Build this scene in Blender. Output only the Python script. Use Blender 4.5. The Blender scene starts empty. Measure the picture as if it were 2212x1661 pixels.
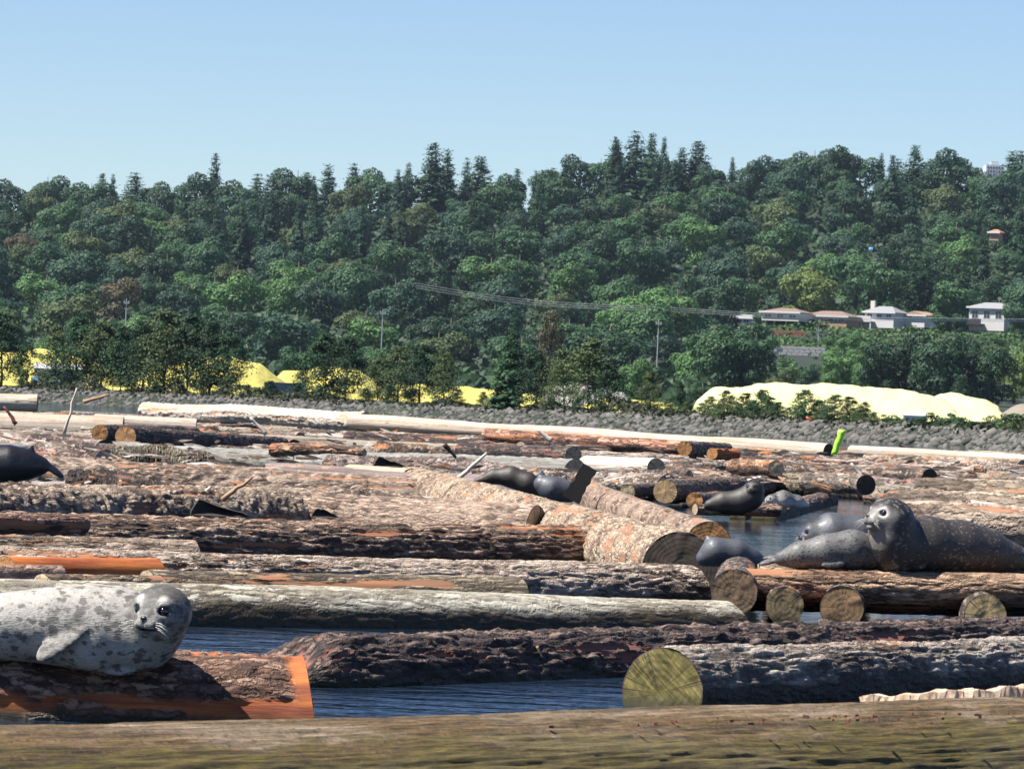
import bpy, math, random
import numpy as np
from mathutils import Vector, Matrix

SC = bpy.context.scene
COL = SC.collection
random.seed(7)
RNG = np.random.default_rng(11)

# ------------------------------------------------------------------ camera
H = 0.9                      # eye height above the water (low boat)
FD, CX, CY = 11261.0, 1106.0, 830.5
ROLL, PITCH = math.atan(0.042), math.atan(54.5 / 11261.0)
Fv = Vector((0, math.cos(PITCH), math.sin(PITCH)))
R0, U0 = Vector((1, 0, 0)), Vector((0, -math.sin(PITCH), math.cos(PITCH)))
Rv = R0 * math.cos(ROLL) + U0 * math.sin(ROLL)
Uv = U0 * math.cos(ROLL) - R0 * math.sin(ROLL)
cam = bpy.data.cameras.new('camera'); camo = bpy.data.objects.new('camera', cam); COL.objects.link(camo)
m = Matrix((Rv, Uv, -Fv)).transposed().to_4x4(); m.translation = Vector((0, 0, H)); camo.matrix_world = m
cam.sensor_width = 36; cam.lens = 36 * FD / 2212.0
cam.clip_start, cam.clip_end = 1.0, 6000
cam.dof.use_dof = True; cam.dof.focus_distance = 24.0; cam.dof.aperture_fstop = 45.0
SC.camera = camo

# ------------------------------------------------------------------ light
SUN_AZ, SUN_EL = math.radians(-14), math.radians(56)     # from the left, a little on the viewer's side
S = Vector((-math.cos(SUN_AZ) * math.cos(SUN_EL), math.sin(SUN_AZ) * math.cos(SUN_EL), math.sin(SUN_EL)))
sun = bpy.data.lights.new('sun', 'SUN'); suno = bpy.data.objects.new('sun', sun); COL.objects.link(suno)
sun.energy = 5.0; sun.angle = math.radians(0.53); sun.color = (1.0, 0.955, 0.88)
suno.rotation_euler = S.to_track_quat('Z', 'Y').to_euler()
W = bpy.data.worlds.new('World'); SC.world = W; W.use_nodes = True
wn = W.node_tree; wn.nodes.clear()
sky = wn.nodes.new('ShaderNodeTexSky'); sky.sky_type = 'NISHITA'; sky.sun_disc = False
sky.sun_elevation = SUN_EL; sky.sun_rotation = math.atan2(S.x, S.y)
sky.air_density = 1.0; sky.dust_density = 0.05; sky.ozone_density = 5.0; sky.altitude = 1300
bg = wn.nodes.new('ShaderNodeBackground'); bg.inputs[1].default_value = 0.060
hs = wn.nodes.new('ShaderNodeHueSaturation')
hs.inputs['Hue'].default_value = 0.51; hs.inputs['Saturation'].default_value = 1.08; hs.inputs['Value'].default_value = 1.0
wo = wn.nodes.new('ShaderNodeOutputWorld')
wn.links.new(sky.outputs[0], hs.inputs['Color']); wn.links.new(hs.outputs[0], bg.inputs[0]); wn.links.new(bg.outputs[0], wo.inputs[0])
vs = SC.view_settings; vs.view_transform = 'Standard'; vs.look = 'None'; vs.gamma = 1.0; vs.use_curve_mapping = False
vs.exposure = 1.12
SC.cycles.max_bounces = 6; SC.cycles.volume_bounces = 0

# ------------------------------------------------------------------ geometry helpers
def ray(x, y): return Fv * FD + Rv * (x - CX) - Uv * (y - CY)
def atz(x, y, z):
    d = ray(x, y); return Vector((0, 0, H)) + d * ((z - H) / d.z)
def aty(x, y, Y):
    d = ray(x, y); return Vector((0, 0, H)) + d * (Y / d.y)
def proj(p):
    q = Vector(p) - Vector((0, 0, H)); f = q.dot(Fv)
    return CX + FD * q.dot(Rv) / f, CY - FD * q.dot(Uv) / f
def horizon(x): return 885 + 0.042 * (x - 1106)

def mesh_np(name, V, Q, mat=None, smooth=True, attrs=None):
    """verts (n,3), faces: array (m,3|4) or list of arrays/lists"""
    me = bpy.data.meshes.new(name)
    V = np.asarray(V, dtype=np.float32)
    if isinstance(Q, np.ndarray):
        k = Q.shape[1]; loops = Q.astype(np.int32).ravel(); starts = np.arange(len(Q), dtype=np.int32) * k
        me.vertices.add(len(V)); me.vertices.foreach_set('co', V.ravel())
        me.loops.add(len(loops)); me.loops.foreach_set('vertex_index', loops)
        me.polygons.add(len(Q)); me.polygons.foreach_set('loop_start', starts)
        me.update(calc_edges=True)
    else:
        me.from_pydata([tuple(map(float, v)) for v in V], [], [tuple(map(int, f)) for f in Q])
    if smooth: me.polygons.foreach_set('use_smooth', np.ones(len(me.polygons), dtype=bool))
    if attrs:
        for k_, a in attrs.items():
            at = me.attributes.new(k_, 'FLOAT', 'POINT'); at.data.foreach_set('value', np.asarray(a, dtype=np.float32))
    if mat: me.materials.append(mat)
    me.validate(); me.update()
    return me

def link(name, me, parent=None, loc=None, mat_world=None):
    o = bpy.data.objects.new(name, me); COL.objects.link(o)
    if mat_world is not None: o.matrix_world = mat_world
    elif loc is not None: o.location = loc
    if parent is not None: o.parent = parent
    return o
def tag(o, label=None, cat=None, group=None, kind=None):
    if label: o['label'] = label
    if cat: o['category'] = cat
    if group: o['group'] = group
    if kind: o['kind'] = kind
    return o
def empty(name, loc, rz=0.0):
    o = bpy.data.objects.new(name, None); COL.objects.link(o); o.location = loc; o.rotation_euler = (0, 0, rz); o.empty_display_size = 0.1
    return o

class MB:
    def __init__(s): s.v = []; s.f = []
    def add(s, V, F):
        n = len(s.v); s.v += [tuple(map(float, v)) for v in V]; s.f += [tuple(n + i for i in f) for f in F]; return s
    def box(s, x0, x1, y0, y1, z0, z1):
        return s.add([(x0,y0,z0),(x1,y0,z0),(x1,y1,z0),(x0,y1,z0),(x0,y0,z1),(x1,y0,z1),(x1,y1,z1),(x0,y1,z1)],
                     [(0,3,2,1),(4,5,6,7),(0,1,5,4),(1,2,6,5),(2,3,7,6),(3,0,4,7)])
    def tube(s, pts, rad, n=6):
        pts = [Vector(p) for p in pts]; k = len(pts)
        rad = rad if isinstance(rad, (list, tuple)) else [rad] * k
        V = []; 
        for i, p in enumerate(pts):
            d = (pts[min(i + 1, k - 1)] - pts[max(i - 1, 0)]).normalized()
            a = d.cross(Vector((0, 0, 1)));
            if a.length < 1e-3: a = d.cross(Vector((0, 1, 0)))
            a.normalize(); b = d.cross(a)
            for j in range(n):
                t = 2 * math.pi * j / n; V.append(p + (a * math.cos(t) + b * math.sin(t)) * rad[i])
        F = [(i*n+j, i*n+(j+1)%n, (i+1)*n+(j+1)%n, (i+1)*n+j) for i in range(k-1) for j in range(n)]
        F += [tuple(range(n))[::-1], tuple((k-1)*n+j for j in range(n))]
        return s.add(V, F)
    def mesh(s, name, mat, smooth=False):
        return mesh_np(name, s.v, s.f, mat, smooth)
    def build(s, name, mat, parent=None, loc=None, smooth=False):
        return link(name, s.mesh(name, mat, smooth), parent, loc)

# numpy value noise ------------------------------------------------
def _hash(i, j, k, seed):
    n = (i * 374761393 + j * 668265263 + k * 2147483647 + seed * 974711) & 0xFFFFFFFF
    n = ((n ^ (n >> 13)) * 1274126177) & 0xFFFFFFFF
    n = ((n ^ (n >> 16)) * 2246822519) & 0xFFFFFFFF
    return ((n ^ (n >> 15)) & 0xFFFFFF) / float(0xFFFFFF)
def vnoise(p, seed=0):
    p = np.asarray(p, dtype=np.float64); f0 = np.floor(p); t = p - f0; t = t * t * (3 - 2 * t); i = f0.astype(np.int64)
    r = 0
    for a in (0, 1):
        for b in (0, 1):
            for c in (0, 1):
                w = (t[:, 0] if a else 1 - t[:, 0]) * (t[:, 1] if b else 1 - t[:, 1]) * (t[:, 2] if c else 1 - t[:, 2])
                r = r + w * _hash(i[:, 0] + a, i[:, 1] + b, i[:, 2] + c, seed)
    return r
def fbm(p, seed=0, octv=4, gain=0.5):
    r = 0; a = 1.0; tot = 0; p = np.array(p, dtype=np.float64)
    for o in range(octv):
        r = r + a * vnoise(p, seed + o * 17); tot += a; a *= gain; p = p * 2.03 + 7.1
    return r / tot
def sstep(a, b, x):
    t = np.clip((x - a) / (b - a), 0, 1); return t * t * (3 - 2 * t)

# ------------------------------------------------------------------ material helpers
class NT:
    def __init__(s, name):
        s.m = bpy.data.materials.new(name); s.m.use_nodes = True; s.t = s.m.node_tree; s.t.nodes.clear()
        s.out = s.t.nodes.new('ShaderNodeOutputMaterial')
    def n(s, typ, ins=None, **props):
        nd = s.t.nodes.new('ShaderNode' + typ)
        for k, v in props.items(): setattr(nd, k, v)
        for k, v in (ins or {}).items(): s.set(nd.inputs[k], v)
        return nd
    def set(s, sock, v):
        if isinstance(v, bpy.types.NodeSocket): s.t.links.new(v, sock)
        elif isinstance(v, bpy.types.Node): s.t.links.new(v.outputs[0], sock)
        else:
            if isinstance(v, (tuple, list)) and len(v) == 3 and sock.type == 'RGBA': v = (*v, 1)
            sock.default_value = v
    def coord(s, what='Object', scale=(1, 1, 1), rot=(0, 0, 0)):
        c = s.n('TexCoord').outputs[what]
        return s.n('Mapping', {'Vector': c, 'Scale': scale, 'Rotation': rot}).outputs[0]
    def noise(s, vec, scale=1.0, detail=4.0, rough=0.55, dist=0.0):
        return s.n('TexNoise', {'Vector': vec, 'Scale': scale, 'Detail': detail, 'Roughness': rough, 'Distortion': dist}).outputs[0]
    def ramp(s, fac, stops, interp='LINEAR'):
        nd = s.n('ValToRGB', {'Fac': fac}); cr = nd.color_ramp; cr.interpolation = interp
        while len(cr.elements) < len(stops): cr.elements.new(0.5)
        for e, (p, c) in zip(cr.elements, stops):
            e.position = p; e.color = (*c, 1) if isinstance(c, (tuple, list)) else (c, c, c, 1)
        return nd.outputs[0]
    def mix(s, fac, a, b, typ='MIX'):
        nd = s.n('Mix', data_type='RGBA', blend_type=typ); nd.clamp_factor = True
        s.set(nd.inputs[0], fac); s.set(nd.inputs[6], a); s.set(nd.inputs[7], b); return nd.outputs[2]
    def math(s, op, a, b=0.0, c=None):
        nd = s.n('Math', operation=op); s.set(nd.inputs[0], a); s.set(nd.inputs[1], b)
        if c is not None: s.set(nd.inputs[2], c)
        return nd.outputs[0]
    def attr(s, name): return s.n('Attribute', attribute_name=name).outputs['Fac']
    def objcol(s): return s.n('ObjectInfo').outputs['Color']
    def objrand(s): return s.n('ObjectInfo').outputs['Random']
    def bump(s, h, strength=0.5, dist=0.01): return s.n('Bump', {'Height': h, 'Strength': strength, 'Distance': dist}).outputs[0]
    def bsdf(s, col, rough=0.8, normal=None, **kw):
        b = s.n('BsdfPrincipled'); s.set(b.inputs['Base Color'], col); s.set(b.inputs['Roughness'], rough)
        if normal is not None: s.set(b.inputs['Normal'], normal)
        for k, v in kw.items(): s.set(b.inputs[k.replace('_', ' ')], v)
        s.t.links.new(b.outputs[0], s.out.inputs[0]); return b

def simple(name, col, rough=0.7, var=0.25, scale=3.0, **kw):
    t = NT(name); n = t.noise(t.coord(), scale, 6, 0.6)
    c = t.mix(n, tuple(x * (1 - var) for x in col), tuple(min(1, x * (1 + var)) for x in col))
    t.bsdf(c, rough, **kw); return t.m

def mat_bark(name, dark, mid, light, peel, peel2, wet=(0.02, 0.018, 0.01), fx=9.0, fy=40.0, rough=0.85, bumpd=0.012, grey=None, wood=False, wz=(0.012, 0.05), wn=0.07):
    """flaky bark (or, with wood, long fibres): fx, fy are flakes per metre along and round the log"""
    t = NT(name); co = t.coord('Object')
    nb = t.noise(co, 2.2 * fy / 40, 4, 0.6); nf = t.noise(t.n('Mapping', {'Vector': co, 'Scale': (fy * .8, fy * 1.8, fy * 1.8)}).outputs[0], 1.0, 5, 0.75)
    wv = t.n('VectorMath', {0: co, 1: t.n('VectorMath', {0: t.n('TexNoise', {'Vector': co, 'Scale': fy * .4, 'Detail': 4.0, 'Roughness': .7}).outputs['Color'], 'Scale': 2.2 / fy}, operation='SCALE').outputs[0]}, operation='ADD').outputs[0]
    wv = t.n('Mapping', {'Vector': wv, 'Scale': (fx, fy, fy)}).outputs[0]
    ns = t.noise(t.n('Mapping', {'Vector': co, 'Scale': (fx * (.08 if wood else .25), fy, fy)}).outputs[0], 1.0, 8, 0.72, 0.4)
    if wood:
        bark = t.ramp(ns, [(0.30, dark), (0.44, mid), (0.62, light)])
        bark = t.mix(t.ramp(nf, [(0.4, 0.0), (0.75, 0.8)]), bark, t.mix(0.5, bark, dark))
        hgt = t.math('ADD', t.math('MULTIPLY', ns, 0.8), t.math('MULTIPLY', nf, 0.2))
    else:
        vc = t.n('TexVoronoi', {'Vector': wv, 'Scale': 1.0, 'Randomness': 1.0}).outputs['Color']
        ve = t.n('TexVoronoi', {'Vector': wv, 'Scale': 1.0, 'Randomness': 1.0}, feature='DISTANCE_TO_EDGE').outputs['Distance']
        cell = t.n('SeparateColor', {0: vc}).outputs[0]
        f = t.math('ADD', t.math('MULTIPLY', cell, .55), t.math('MULTIPLY', ns, .55))
        bark = t.ramp(f, [(0.26, dark), (0.48, mid), (0.78, light)])
        bark = t.mix(t.ramp(nf, [(0.42, 0.0), (0.72, 1.0)]), bark, t.mix(0.55, bark, dark))
        bark = t.mix(t.ramp(ve, [(0.02, 1.0), (0.13, 0.0)]), bark, t.mix(.75, bark, dark))
        hgt = t.math('ADD', t.math('ADD', t.math('MULTIPLY', t.ramp(ve, [(0.0, 0.0), (0.22, 1.0)]), .5), t.math('MULTIPLY', cell, .35)), t.math('MULTIPLY', nf, 0.35))
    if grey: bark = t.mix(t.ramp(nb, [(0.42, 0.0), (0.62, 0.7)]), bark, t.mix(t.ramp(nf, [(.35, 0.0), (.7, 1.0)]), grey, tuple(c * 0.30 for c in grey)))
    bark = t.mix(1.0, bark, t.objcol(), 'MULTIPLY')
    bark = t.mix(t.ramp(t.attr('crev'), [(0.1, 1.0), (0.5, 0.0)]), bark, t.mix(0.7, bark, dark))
    pn = t.noise(t.n('Mapping', {'Vector': co, 'Scale': (fx * .12, fy * .55, fy * .55)}).outputs[0], 1.0, 7, 0.75)
    pw = t.ramp(pn, [(.28, tuple(c * .22 for c in peel2)), (.42, peel2), (.60, peel), (.78, tuple(min(.8, c * 1.25 + .05) for c in peel))])
    pw = t.mix(t.ramp(nb, [(.4, 0.0), (.65, .2)]), pw, tuple(.5 * sum(mid) / 3 + .5 * c for c in mid))
    col = t.mix(t.attr('peel'), bark, pw)
    # algae and slime at the waterline; on far logs, shade painted in
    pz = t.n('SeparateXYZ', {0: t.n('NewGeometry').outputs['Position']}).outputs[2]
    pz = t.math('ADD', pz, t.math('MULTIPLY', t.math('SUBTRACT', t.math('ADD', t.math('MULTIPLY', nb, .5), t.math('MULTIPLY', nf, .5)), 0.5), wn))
    low_band = t.math('SUBTRACT', 1.0, t.n('MapRange', {'Value': pz, 'From Min': wz[0], 'From Max': wz[1]}).outputs[0])
    col = t.mix(low_band, col, t.ramp(nf, [(.35, wet), (.6, tuple(c * 2.6 for c in wet)), (.8, tuple(c * 6 for c in wet))]))
    rg = t.math('SUBTRACT', rough, t.math('MULTIPLY', low_band, 0.18))
    hgt = t.n('Mix', {0: t.attr('peel'), 2: hgt, 3: t.math('MULTIPLY', pn, .35)}, data_type='FLOAT').outputs[0]
    t.bsdf(col, rg, t.bump(hgt, 0.9, bumpd)); return t.m

def mat_cut(name, stripes=False):
    t = NT(name); co = t.coord('Object')
    xyz = t.n('SeparateXYZ', {0: co}); y, z = xyz.outputs[1], xyz.outputs[2]
    n = t.noise(co, 9.0, 4, 0.6)
    rr = t.math('SQRT', t.math('ADD', t.math('MULTIPLY', y, y), t.math('MULTIPLY', z, z)))
    rings = t.math('SINE', t.math('ADD', t.math('MULTIPLY', rr, 260.0), t.math('MULTIPLY', n, 14.0)))
    f = t.math('ADD', t.math('MULTIPLY_ADD', rings, 0.10, 0.1), t.math('MULTIPLY', t.noise(co, 30.0, 5, .7), .8))
    col = t.mix(f, (0.30, 0.24, 0.17), (0.62, 0.52, 0.38))
    if stripes:
        w = t.noise(t.n('Mapping', {'Vector': t.coord('Object', (1, 1, 1), (math.radians(48), 0, 0)), 'Scale': (1, 110, 7)}).outputs[0], 1.0, 4, .65, .25)
        w = t.math('ADD', t.math('MULTIPLY', w, .6), t.math('MULTIPLY', t.noise(co, 16.0, 6, .75), .4))
        col = t.ramp(w, [(.36, (0.045, 0.040, 0.014)), (.5, (.20, .18, .065)), (.66, (0.46, 0.42, 0.22))])
    blot = t.ramp(t.noise(co, 14.0, 5, 0.65), [(0.42, 0.0), (0.62, 0.7)])
    col = t.mix(blot, col, t.mix(0.6, col, (0.05, 0.04, 0.03)))
    col = t.mix(1.0, col, t.objcol(), 'MULTIPLY')
    col = t.mix(t.ramp(t.math('ADD', t.attr('rim'), t.math('MULTIPLY', t.math('SUBTRACT', n, .5), .7)), [(.45, 0.0), (.6, 1.0)]), col, t.mix(n, (.03, .02, .014), (.13, .09, .065)))
    rv = t.n('VectorMath', {0: t.n('VectorMath', {0: t.n('VectorMath', {0: co, 1: (0, 1, 1)}, operation='MULTIPLY').outputs[0]}, operation='NORMALIZE').outputs[0], 'Scale': 3.2}, operation='SCALE').outputs[0]
    rv = t.n('VectorMath', {0: rv, 1: t.n('CombineXYZ', {0: t.math('MULTIPLY', t.objrand(), 40.0)}).outputs[0]}, operation='ADD').outputs[0]
    cn = t.math('ABSOLUTE', t.math('SUBTRACT', t.noise(rv, 1.0, 3, .6), .5))       # drying cracks running out from the heart
    col = t.mix(t.ramp(cn, [(.006, .85), (.022, 0.0)]), col, (.02, .014, .010))
    pz = t.n('SeparateXYZ', {0: t.n('NewGeometry').outputs['Position']}).outputs[2]
    low_band = t.math('SUBTRACT', 1.0, t.n('MapRange', {'Value': pz, 'From Min': 0.01, 'From Max': 0.05}).outputs[0])
    col = t.mix(low_band, col, (0.05, 0.045, 0.015))
    t.bsdf(col, 0.8, t.bump(t.math('ADD', f, n), 0.5, 0.006)); return t.m

# ------------------------------------------------------------------ water
def mat_water():
    t = NT('water')
    a = t.noise(t.coord('Object', (1.7, 3.4, 1)), 1.0, 4, 0.5, 0.8)
    b = t.noise(t.coord('Object', (6.0, 11.0, 1)), 1.0, 3, 0.5)
    h = t.math('ADD', a, t.math('MULTIPLY', b, 0.14))
    yy = t.n('SeparateXYZ', {0: t.n('NewGeometry').outputs['Position']}).outputs[1]
    calm = t.n('MapRange', {'Value': yy, 'From Min': 19.0, 'From Max': 30.0, 'To Min': 1.0, 'To Max': .12}).outputs[0]   # sheltered water deep inside the boom
    t.bsdf((0.010, 0.020, 0.036), 0.04, t.bump(t.math('MULTIPLY', h, calm), 1.0, 0.075), IOR=1.333); return t.m
me = mesh_np('water', [(-700, -60, 0), (700, -60, 0), (700, 400, 0), (-700, 400, 0)], [(0, 1, 2, 3)], mat_water(), False)
tag(link('water', me), kind='structure')

# ------------------------------------------------------------------ terrain
def prof(Y, ys, zs): return np.interp(Y, ys, zs)
CRX = [-260, -142, -60, 0, 25, 80, 142, 260]; CRZ = [44, 46, 47, 53, 60, 61, 62, 60]
def shore(X, Y): return np.interp(np.asarray(X) / np.maximum(np.asarray(Y), 1.0), [-.1, -.02, .04, .1], [385, 345, 285, 228])   # the bank runs nearer towards the right
def ground(X, Y):
    X = np.asarray(X, dtype=float); Y = np.asarray(Y, dtype=float)
    Y0_ = Y; Y = Y + (385 - shore(X, Y)) * np.clip((520 - Y) / 130, 0, 1)
    crest = np.interp(X * 1450 / np.maximum(Y, 400), CRX, CRZ)
    l = np.interp(Y, [380, 388, 392, 800, 900, 1100, 1460, 1800, 4000], [-1.2, 0.72, 0.95, 1.2, 4, 17, 0, 0, 0])
    r = np.interp(Y, [380, 388, 392, 640, 850, 1060, 1074, 1135, 1460, 1800, 4000], [-1.2, 0.72, 0.95, 1.2, 6.5, 17.2, 20.0, 20.5, 0, 0, 0])
    up = np.where(Y <= 1460, 1, 0)
    tl = np.clip((Y - 1100) / 360, 0, 1); tr = np.clip((Y - 1135) / 325, 0, 1)
    back = np.interp(Y, [1460, 1800, 4000], [1, 0.85, 0.5])
    l = np.where(Y < 1100, l, 17 + (crest - 17) * tl); r = np.where(Y < 1135, r, 20.5 + (crest - 20.5) * tr)
    l = np.where(up, l, crest * back); r = np.where(up, r, crest * back)
    w = sstep(0.028, 0.044, X / np.maximum(Y, 1.0))
    return l * (1 - w) + r * w
def mat_ground():
    t = NT('hillside_ground'); n = t.noise(t.coord('Object'), 0.15, 6, 0.65)
    t.bsdf(t.ramp(n, [(0.3, (0.008, 0.013, 0.007)), (0.55, (0.014, 0.024, 0.010)), (0.75, (0.03, 0.045, 0.014))]), 0.95); return t.m
angs = np.linspace(-.3, .3, 161); offs = np.concatenate([np.linspace(-7, 9, 17), np.linspace(15, 130, 14)]); rows_ = []
GX, GY = [], []
for o_ in offs: y_ = np.interp(angs, [-.1, -.02, .04, .1], [385, 345, 285, 228]) + o_; GX.append(angs * y_); GY.append(y_)
for y_ in np.concatenate([np.linspace(530, 1500, 98), np.linspace(1520, 4000, 14)]): GX.append(angs * y_); GY.append(np.full_like(angs, y_))
GX, GY = np.array(GX), np.array(GY); GZ = ground(GX, GY) + (fbm(np.stack([GX.ravel() * 0.08, GY.ravel() * 0.08, GX.ravel() * 0], 1), 5).reshape(GX.shape) - 0.5) * np.clip((GY - 520) / 200, 0, 1) * 1.2
V = np.stack([GX.ravel(), GY.ravel(), GZ.ravel()], 1); ny, nx = GX.shape
I = np.arange(ny * nx).reshape(ny, nx); Q = np.stack([I[:-1, :-1].ravel(), I[:-1, 1:].ravel(), I[1:, 1:].ravel(), I[1:, :-1].ravel()], 1)
tag(link('terrain', mesh_np('terrain', V, Q, mat_ground())), kind='structure')

# ------------------------------------------------------------------ logs
def log_geo(L, r0, r1, seed, style, nl, nc, bend=0.0, slant0=0.0, slant1=0.0, peel=0.3, amp=1.0, peelfn=None, point=None):
    x = np.linspace(-L / 2, L / 2, nl); th = np.linspace(0, 2 * np.pi, nc, endpoint=False); th = th - .55 * np.sin(th - 2.3)
    X, T = np.meshgrid(x, th, indexing='ij'); X = X.ravel(); T = T.ravel()
    u = (X + L / 2) / L; r = r0 + (r1 - r0) * u
    if point: r = r * (point + (1 - point) * sstep(0, .22, X + L / 2 + .05 * np.sin(T * 3)) ** .6)
    rm = (r0 + r1) / 2
    q = np.stack([X, np.cos(T) * r, np.sin(T) * r], 1)
    big = fbm(q * (1.3, 4.5, 4.5), seed, 3) - 0.5
    if style == 'rib':
        g = np.sin((X * 30 + T * 4.0) + (fbm(q * 7, seed + 3, 4) - .5) * 16)
        nn = fbm(q * (18, 30, 30), seed + 9, 3); crev = np.clip(0.5 + 0.35 * g + (nn - .5) * 1.6, 0, 1); a = 0.022
    elif style == 'plate':
        n1 = fbm(q * (6.5, 28, 28), seed + 3, 4, .6); n2 = fbm(q * (24, 60, 60), seed + 5, 2)
        crev = np.clip(sstep(0.02, 0.20, np.abs(n1 - 0.5) * 2.2) * 0.7 + (n2 - .5) * 0.9 + .12, 0, 1); a = 0.024
    elif style == 'smooth':
        n1 = fbm(q * (1.2, 40, 40), seed + 3, 4, .6); crev = np.clip(0.25 + n1, 0, 1); a = 0.007
    elif style == 'moss':
        n1 = fbm(q * (1.6, 52, 52), seed + 3, 4, .6); n2 = fbm(q * (7, 70, 70), seed + 4, 3, .6)
        crev = np.clip(sstep(0.0, .14, np.abs(n1 - .5)) * .4 + (n2 - .5) * .9 + .35, 0, 1); a = 0.016
    else:
        n1 = fbm(q * (4.0, 30, 30), seed + 3, 4, .6); n2 = fbm(q * (26, 60, 60), seed + 6, 2)
        crev = np.clip(np.abs(2 * n1 - 1) * 1.9 + (n2 - .5) * 0.9, 0, 1); a = 0.026
    pm = np.zeros_like(X)
    if peel > 0:
        pn = fbm(q * (1.3, 15, 15), seed + 31, 5, .6); th_ = np.quantile(pn, 1 - peel); pm = sstep(th_ - 0.006, th_ + 0.006, pn)
    if peelfn: pm = np.maximum(pm, peelfn(X, T, q, L))
    a = a * .52 * amp * min(1.0, rm / 0.14) * (.25 + .75 * sstep(0, .10, L / 2 - np.abs(X)))
    rr = r * (1 + 0.10 * big) + a * (crev - 0.5) * (1 - pm) - pm * a * 0.7 + pm * (fbm(q * (2, 30, 30), seed + 40, 2) - .5) * a * 0.3
    yb = (vnoise(np.stack([X * 0.35, X * 0, X * 0 + seed], 1), seed + 2) - 0.5) * bend
    zb = (vnoise(np.stack([X * 0.35, X * 0 + 9, X * 0 + seed], 1), seed + 4) - 0.5) * bend * 0.5
    Y = np.cos(T) * rr + yb; Z = np.sin(T) * rr + zb
    X2 = X + slant0 * (np.sin(T)) * sstep(-L / 2 + 3 * rm, -L / 2, X) + slant1 * np.sin(T) * sstep(L / 2 - 3 * rm, L / 2, X)
    V = np.stack([X2, Y, Z], 1)
    I = np.arange(nl * nc).reshape(nl, nc); J = np.roll(I, -1, 1)
    Q = np.stack([I[:-1].ravel(), I[1:].ravel(), J[1:].ravel(), J[:-1].ravel()], 1)
    ends = []
    for row, sgn in ((I[0], -1), (I[-1], 1)):
        ring = V[row]; c = ring.mean(0); k = 5
        EV = np.concatenate([c + (ring - c) * f_ for f_ in (.25, .5, .75, .93, 1.0)] + [c[None]])
        jit = (fbm(EV * 25, seed + 77, 2) - .5) * 0.015 * (np.linalg.norm(EV[:, 1:] - c[1:], axis=1) < rm * 0.93); EV[:, 0] += jit
        E = np.arange(k * nc).reshape(k, nc); EJ = np.roll(E, -1, 1)
        q1 = np.stack([E[:-1].ravel(), EJ[:-1].ravel(), EJ[1:].ravel(), E[1:].ravel()], 1)
        fan = [(k * nc, EJ[0, j], E[0, j]) for j in range(nc)]
        F = [tuple(f) for f in q1] + fan
        if sgn > 0: F = [f[::-1] for f in F]
        ends.append((EV, F, np.concatenate([np.full(nc, float(j == k - 1)) for j in range(k)] + [[0.0]])))
    return V, Q, crev, pm, ends

MB_ = {}
BK = {
 'grey': dict(dark=(0.030, 0.019, 0.013), mid=(0.195, 0.142, 0.106), light=(0.49, 0.40, 0.315), peel=(0.40, 0.17, 0.07), peel2=(0.25, 0.12, 0.065), grey=(0.52, 0.43, 0.345)),
 'brown': dict(dark=(0.020, 0.013, 0.010), mid=(0.165, 0.108, 0.078), light=(0.42, 0.33, 0.26), peel=(0.42, 0.15, 0.055), peel2=(0.24, 0.10, 0.045)),
 'red': dict(dark=(0.014, 0.009, 0.009), mid=(0.082, 0.052, 0.040), light=(0.25, 0.172, 0.135), peel=(0.28, 0.10, 0.06), peel2=(0.14, 0.06, 0.05)),
 'pale': dict(dark=(0.20, 0.15, 0.11), mid=(0.50, 0.42, 0.34), light=(0.72, 0.66, 0.57), peel=(0.46, 0.27, 0.14), peel2=(0.34, 0.20, 0.12), rough=.75, bumpd=.006, wood=True),
 'silver': dict(dark=(0.12, 0.10, 0.08), mid=(0.40, 0.37, 0.31), light=(0.62, 0.60, 0.54), peel=(0.36, 0.24, 0.13), peel2=(0.28, 0.20, 0.13), rough=.8, bumpd=.008, wood=True, wet=(0.022, 0.018, 0.007)),
 'orange': dict(dark=(0.040, 0.020, 0.012), mid=(0.17, 0.085, 0.055), light=(0.40, 0.25, 0.17), peel=(0.58, 0.17, 0.025), peel2=(0.27, 0.055, 0.010), fx=14, fy=44),
 'moss': dict(dark=(0.014, 0.012, 0.006), mid=(0.15, 0.105, 0.030), light=(0.38, 0.26, 0.11), peel=(0.44, 0.30, 0.16), peel2=(0.30, 0.19, 0.08), fx=30, fy=46, wood=True, bumpd=.014, wet=(0.03, 0.026, 0.006)),
}
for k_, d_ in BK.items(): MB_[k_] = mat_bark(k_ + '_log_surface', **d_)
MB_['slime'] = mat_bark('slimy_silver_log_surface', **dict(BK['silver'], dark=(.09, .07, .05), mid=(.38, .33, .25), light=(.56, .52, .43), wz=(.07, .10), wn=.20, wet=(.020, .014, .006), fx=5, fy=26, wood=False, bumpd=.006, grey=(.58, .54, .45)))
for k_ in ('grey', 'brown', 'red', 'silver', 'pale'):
    MB_['far_' + k_] = mat_bark('far_' + k_ + '_log_surface', **dict(BK[k_], fx=2.6, fy=13.0, bumpd=.035, wn=.06, wz=(.05, .105), wet=(.014, .009, .006)))  # wet band raised and darkened to paint shade between the rows
MB_['greywet'] = mat_bark('grey_log_surface_wet_below', **dict(BK['grey'], wz=(.05, .09), wn=.15, wet=(.012, .008, .005), grey=(.60, .52, .43)))
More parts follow.
